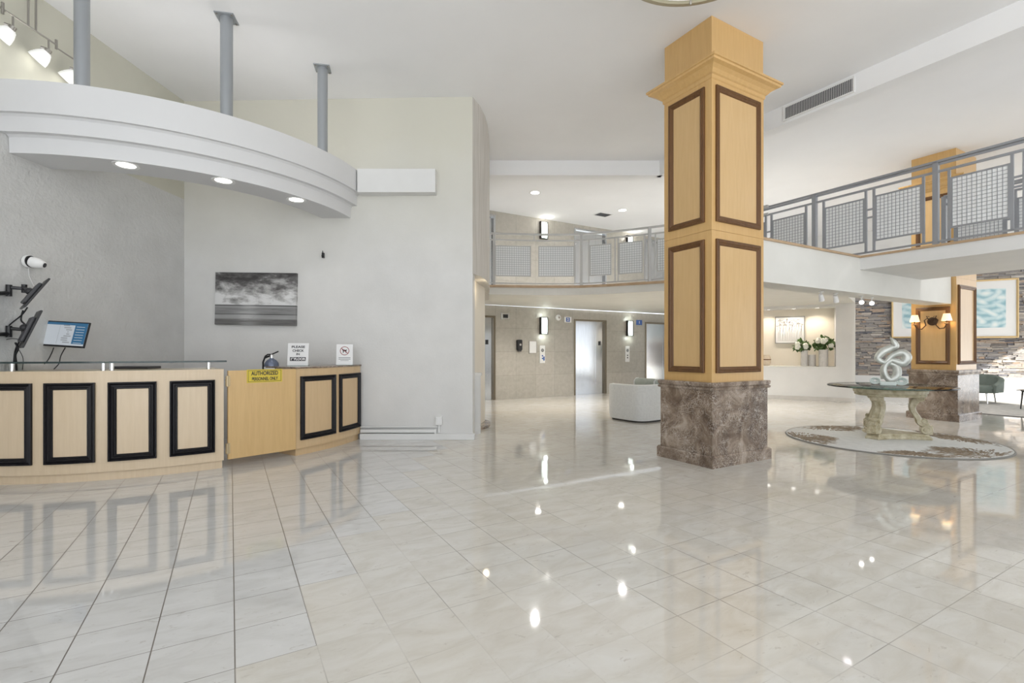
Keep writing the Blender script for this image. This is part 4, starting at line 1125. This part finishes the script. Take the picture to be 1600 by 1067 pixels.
# sculpture
face = math.atan2(-TB[1],-TB[0])     # towards the camera
sa = face+math.pi/2                   # local x = picture right
scu = thing('sculpture', 'twisted silver abstract sculpture on a glass block standing on the round table', 'sculpture', (TB[0]-.02,TB[1],.757), sa)
k_ = TB[1]/FPX/1.24
def sx(px, py, d=0.0): return (( px-1399)*k_*1.0, d, EYE-(py-CY)*TB[1]/FPX-.757)
def smooth_path(pts, rad, n=7):
    P = [Vector((*p, r)) if False else (Vector(p), r) for p,r in zip(pts,rad)]; o, rr = [], []
    for i in range(len(P)-1):
        q = [P[min(max(j,0),len(P)-1)] for j in (i-1,i,i+1,i+2)]
        for k in range(n):
            t_ = k/n; f = lambda a,b,c,d: .5*((2*b)+(c-a)*t_+(2*a-5*b+4*c-d)*t_*t_+(3*b-a-3*c+d)*t_**3)
            o.append(f(*[x[0] for x in q])); rr.append(max(.003,f(*[x[1] for x in q])))
    o.append(P[-1][0]); rr.append(P[-1][1]); return o, rr
m = MB()
pp, rr_ = smooth_path([sx(1392,592),sx(1391,577),sx(1399,568,.02),sx(1411,572,.03),sx(1412,586,.0),sx(1402,593,-.03),sx(1394,584,-.04),sx(1394,572,-.03),sx(1404,563,.0),sx(1420,567,.03),sx(1427,558,.05),sx(1420,551,.04),sx(1406,555,.0),sx(1394,566,-.02),sx(1383,560,-.03),sx(1390,550,-.01),sx(1402,544,.02),sx(1410,541,.02),sx(1407,533,.0),sx(1402,527,.0)],
                      [.034,.036,.04,.05,.054,.048,.038,.034,.04,.058,.064,.054,.036,.032,.046,.056,.05,.046,.032,.006])
m.tube(pp, rr_, 14); m.build('body', SILVER, scu, smooth=180)
b = MB().box(-.095,.095,-.07,.07,0,.055)
b.build('block', plain('pale_glass_block',(.70,.78,.75),.12), scu, bevel=.01)
m = MB()
for s,rd in ((-.15,.06),(.15,.07)):
    for j in range(3): m.tube([(s+rd*(1-j*.28)*math.cos(R(a)),-.03+.02*j,.066+rd*(1-j*.28)*.75*math.sin(R(a))) for a in range(0,360,20)],.009,8,closed=True)
m.build('scrolls', plain('pale_glass_scroll',(.72,.80,.77),.15), scu, smooth=60)

# ================================================================== SEATING
# white barrel armchair: rounded square shell
def squircle(a, w, n=4.2):
    c,s = math.cos(a), math.sin(a); return w*math.copysign(abs(c)**(2/n),c), w*math.copysign(abs(s)**(2/n),s)
ac = thing('armchair', 'white boucle barrel armchair standing beside the column base', 'armchair', (2.34,9.02,0), R(34))
Wd = .445
A0, A1 = -222, 42       # opening towards +y (away from the camera)
rows = []
N_ = 60
for i in range(N_+1):
    a = R(A0+(A1-A0)*i/N_); xo,yo = squircle(a,Wd); xi,yi = squircle(a,Wd-.13)
    zt_ = .66
    rows.append([(xo*.97,yo*.97,.03),(xo,yo,.10),(xo,yo,zt_-.05),(xo*.985,yo*.985,zt_-.012),((xo+xi)/2,(yo+yi)/2,zt_+.004),(xi*1.02,yi*1.02,zt_-.012),(xi,yi,zt_-.05),(xi,yi,.30),(xi,yi,.03)])
MB().grid(rows, closev=True, cap=True).build('shell', BOUCLE, ac, smooth=60)
MB().prism([squircle(R(a),Wd-.135) for a in range(0,360,6)], .06, .30).build('seat_base', BOUCLE, ac, smooth=40)
MB().prism([squircle(R(a),Wd-.135) for a in range(0,360,6)], .30, .44).build('seat_cushion', SAGE, ac, smooth=40, bevel=.03, bseg=3)
cu = MB().box(-.09,.09,-.27,.25,.44,.745).build('back_cushion', SAGE, ac, bevel=.07, bseg=4, smooth=60)
cu.location = (.22,.02,0)
pw = MB()
for y in (-.245,.225): pw.tube([(.22-.085,y,.5),(.22-.08,y,.70),(.22-.03,y,.742),(.22+.03,y,.742),(.22+.085,y,.70),(.22+.09,y,.5)],.011,8)
pw.build('piping', BOUCLE, ac, smooth=60)
MB().prism([squircle(R(a),Wd*.9) for a in range(0,360,8)], 0, .03).build('plinth', DARKM, ac)
# dark green tub chair
gc = thing('tub_chair', 'dark green velvet tub chair by the stone wall, partly behind the far column', 'armchair', (11.25,11.8,.0145), R(300))
rows = []
for i in range(41):
    a = R(-30+240*i/40); hh = .46+.22*math.sin(max(0,min(1,(i/40-.0)))*math.pi)**.8
    ro, ri = .46,.36; rows.append([(ro*math.cos(a),ro*math.sin(a),.27),(ro*1.03*math.cos(a),ro*1.03*math.sin(a),hh-.03),((ro+ri)/2*math.cos(a),(ro+ri)/2*math.sin(a),hh),(ri*math.cos(a),ri*math.sin(a),hh-.03),(ri*math.cos(a),ri*math.sin(a),.27)])
MB().grid(rows, closev=True, cap=True).build('backrest', OLIVE, gc, smooth=60)
MB().lathe([(0,.25),(.37,.25),(.40,.28),(.40,.38),(.37,.42),(0,.43)], n=40).build('seat', OLIVE, gc, smooth=50)
for sx_ in (-.24,.24):
    for sy_ in (-.24,.24): MB().tube([(sx_,sy_,.26),(sx_*1.1,sy_*1.1,0)],[.022,.013],10).build('leg', CHROME, gc, smooth=50)
# coffee table with glass top on dark legs
ctb = thing('coffee_table', 'low glass coffee table with slim dark legs at the right edge', 'coffee table', (11.35,10.25,.012))
MB().prism([(.62*math.cos(R(a)),.42*math.sin(R(a))) for a in range(0,360,8)], .405, .417).build('glass_top', GLASSD, ctb)
for a in (40,140,220,320):
    x,y = .5*math.cos(R(a)),.34*math.sin(R(a)); MB().tube([(x,y,.405),(x*1.08,y*1.08,0)],[.018,.010],10).build('leg', DARKM, ctb, smooth=50)
MB().tube([(.53*math.cos(R(a)),.36*math.sin(R(a)),.39) for a in range(0,360,10)],.009,8,closed=True).build('rim', DARKM, ctb, smooth=50)
rg2 = thing('round_rug', 'round gray rug at the right edge under the coffee table', 'rug', (11.3,10.4,0))
MB().lathe([(0,0),(2.0,0),(2.005,.005),(1.995,.011),(0,.011)], n=90).build('pile', RUGG, rg2, smooth=40)
MB().lathe([(2.0,0),(2.022,.003),(2.015,.0115),(1.997,.0115)], n=90, closeprof=True).build('binding', DARKM, rg2, smooth=40)

# ================================================================== CEILING FITTINGS
# side vent on drop beam face (u = 7.05)
def vat(px):
    r = (px-CX)/FPX; return 7.05*(C30-.5*r)/(.5+C30*r)
va, vb = vat(1225), vat(1336)
vt = thing('air_vent', 'long white slotted air vent high on the ceiling drop', 'air vent', uv(7.05,(va+vb)/2,4.735), R(120))   # local x along v, +y towards -u
L = abs(va-vb)/2
MB().box(-L+.02,L-.02,-.0,.010,-.085,.085).build('dark_back', GRILL, vt)
MB().frame(-L,L,-.105,.105,[(0,0),(0,.018),(.022,.014),(.022,0)],lambda s,z,h:(s,h,z)).build('frame', WHITEP, vt)
for k in range(40):
    x = -L+.035+(2*L-.07)*k/39; MB(T(x,.012,0) @ RZ(28)).box(-.002,.002,-.010,.010,-.083,.083).build('slat', WHITEP, vt)
p = pix(942,335,3.62*FPX/(CY-335))
v2 = thing('air_vent', 'small gray vent in the upper ceiling between two downlights', 'air vent', (p.x,p.y,CEIL-.001), R(30))
MB().frame(-.22,.22,-.16,.16,[(0,0),(0,.012),(.03,.012),(.03,0)],lambda s,z,h:(s,z,-h)).build('frame', WHITEP, v2)
MB().box(-.20,.20,-.14,.14,-.006,0).build('dark_back', GRILL, v2)
for k in range(8): MB().box(-.19,.19,-.125+.034*k,-.112+.034*k,-.011,-.004).build('slat', DGREY, v2)
for (px,py),w in zip(((836,301),(972.5,328.5)),('round downlight in the upper ceiling, left of the small vent','round downlight in the upper ceiling, right of the small vent')):
    Y = 3.62*FPX/(CY-py); downlight(((px-CX)*Y/FPX,Y,CEIL-.001), w, .10, 'downlights in the upper ceiling')
ch = thing('pendant_lamp', 'shallow round pendant lamp hanging at the top edge of the view', 'pendant lamp', (1.46,3.64,4.32))
MB().lathe([(0,-.0),(.4,.004),(.66,.02),(.66,.028),(0,.028)], n=72).build('diffuser', FROST, ch, smooth=40)
MB().lathe([(.665,-.005),(.70,-.005),(.705,.03),(.70,.065),(.665,.06)], n=72, closeprof=True).build('rim', plain('aged_brass_rim',(.42,.38,.28),.4,.5), ch, smooth=40)
MB().lathe([(0,-.045),(.008,-.04),(.012,-.02),(.006,0),(0,0)], (.10,.62), n=12).build('finial', NICKEL, ch, smooth=50)
MB().tube([(0,0,.03),(0,0,CEIL-4.32-.002)],.012,10).lathe([(0,CEIL-4.36),(.07,CEIL-4.35),(.07,CEIL-4.322),(0,CEIL-4.322)], n=24).build('stem', NICKEL, ch, smooth=50)

# ================================================================== LIGHT
W = D.worlds.new('daylight'); bpy.context.scene.world = W; W.use_nodes = True
wt = W.node_tree; bg = wt.nodes['Background']
tc = wt.nodes.new('ShaderNodeTexCoord'); sp_ = wt.nodes.new('ShaderNodeSeparateXYZ'); wt.links.new(tc.outputs['Generated'], sp_.inputs[0])
wr = wt.nodes.new('ShaderNodeValToRGB'); wt.links.new(mth(wt,'ADD',mth(wt,'MULTIPLY',sp_.outputs[2],.5),.5), wr.inputs['Fac'])
wr.color_ramp.elements[0].position = .485; wr.color_ramp.elements[0].color = (.96,.985,1,1)      # bright lower half, added to light the ceiling from below
wr.color_ramp.elements[1].position = .515; wr.color_ramp.elements[1].color = (.50,.53,.57,1)    # sky
wt.links.new(wr.outputs['Color'], bg.inputs[0]); bg.inputs[1].default_value = 2.95
def lamp(kind, name, loc, energy, col=(1,1,1), size=.1, aim=None, spot=90, blend=.6):
    l = D.lights.new(name, kind); l.energy = energy; l.color = col
    if kind == 'AREA': l.size = size
    elif kind == 'SUN': l.angle = .009
    else: l.shadow_soft_size = size
    if kind == 'SPOT': l.spot_size = R(spot); l.spot_blend = blend
    o = D.objects.new(name, l); COL.objects.link(o); o.location = loc
    if aim is not None: o.rotation_euler = Vector(aim).to_track_quat('-Z','Y').to_euler()
    return o
lamp('SUN','sun',(16,0,9),16.0,(1,.96,.88),.01,(-.55,.70,-.40))
# fill spots without fixtures, added under the mezzanine to brighten the lobby
for i,(x,y) in enumerate(((.6,11.2),(2.6,11.6),(4.3,10.6),(5.6,11.3))):
    lamp('SPOT','lobby_fill',(x,y,2.42),175,(1,.95,.88),.06,(0,0,-1),150,.8)
for s in (1.475,4.62):
    lamp('POINT','sconce_lamp',lw(s,2.25,.14),1.5,(.9,1,.95),.05); lamp('POINT','sconce_lamp',lw(s,1.64,.14),1.8,(.9,1,.95),.05)
    lamp('POINT','sconce_lamp',lw(s,4.75,.2),3,(1,.97,.88),.05)
for px,py in ((836,301),(972.5,328.5)):
    Y = 3.62*FPX/(CY-py); lamp('SPOT','upper_lamp_and_fill',((px-CX)*Y/FPX,Y,CEIL-.03),170,(1,.985,.97),.06,(0,0,-1),160,.8)
for x,y in ((6.6,9.6),(8.6,6.0),(5.4,11.4),(8.2,11.6)): lamp('SPOT','upper_lamp_and_fill',(x,y,CEIL-.03),170,(1,.985,.97),.06,(0,0,-1),160,.8)  # extra unseen spots, added to brighten the upper level
for px in (1201,1240,1277): lamp('SPOT','niche_lamp',nloc(px,.25,2.36),29,(1,.88,.74),.04,(0,.0,-1),140,.8)
for (px, py) in ((197,258),(349,282),(463,312)):
    Y = 1.91*FPX/(CY-py); lamp('SPOT','desk_lamp',((px-CX)*Y/FPX,Y,3.14),9,(1,.97,.93),.06,(0,0,-1),120,.8)
for s in (.1,.57): lamp('POINT','shade_lamp',Vector(col2_loc)+uv(-.102,s,1.86),1.2,(1,.72,.40),.03)
for a in (-80,-62,-44,-26):   # fill points added above the soffit to brighten the ceiling corner
    lamp('POINT','soffit_fill',(CC[0]+2.4*math.cos(R(a)),CC[1]+2.4*math.sin(R(a)),3.78),3.2,(1,.98,.95),.05)
lamp('POINT','alcove_lamp',(-.40,7.6,2.2),1.2,(1,.85,.62),.05)

cam = D.cameras.new('camera'); co = D.objects.new('camera', cam); COL.objects.link(co)
co.location = (0,0,EYE); co.rotation_euler = (R(90),0,0)
cam.sensor_width = 36; cam.sensor_fit = 'HORIZONTAL'; cam.lens = FPX/1600*36; cam.shift_y = (CY-533.5)/1600
cam.clip_start = .05; cam.clip_end = 200
sc = bpy.context.scene; sc.camera = co
vs = sc.view_settings; vs.view_transform = 'Standard'; vs.look = 'None'; vs.gamma = 1; vs.use_curve_mapping = False; vs.exposure = 0
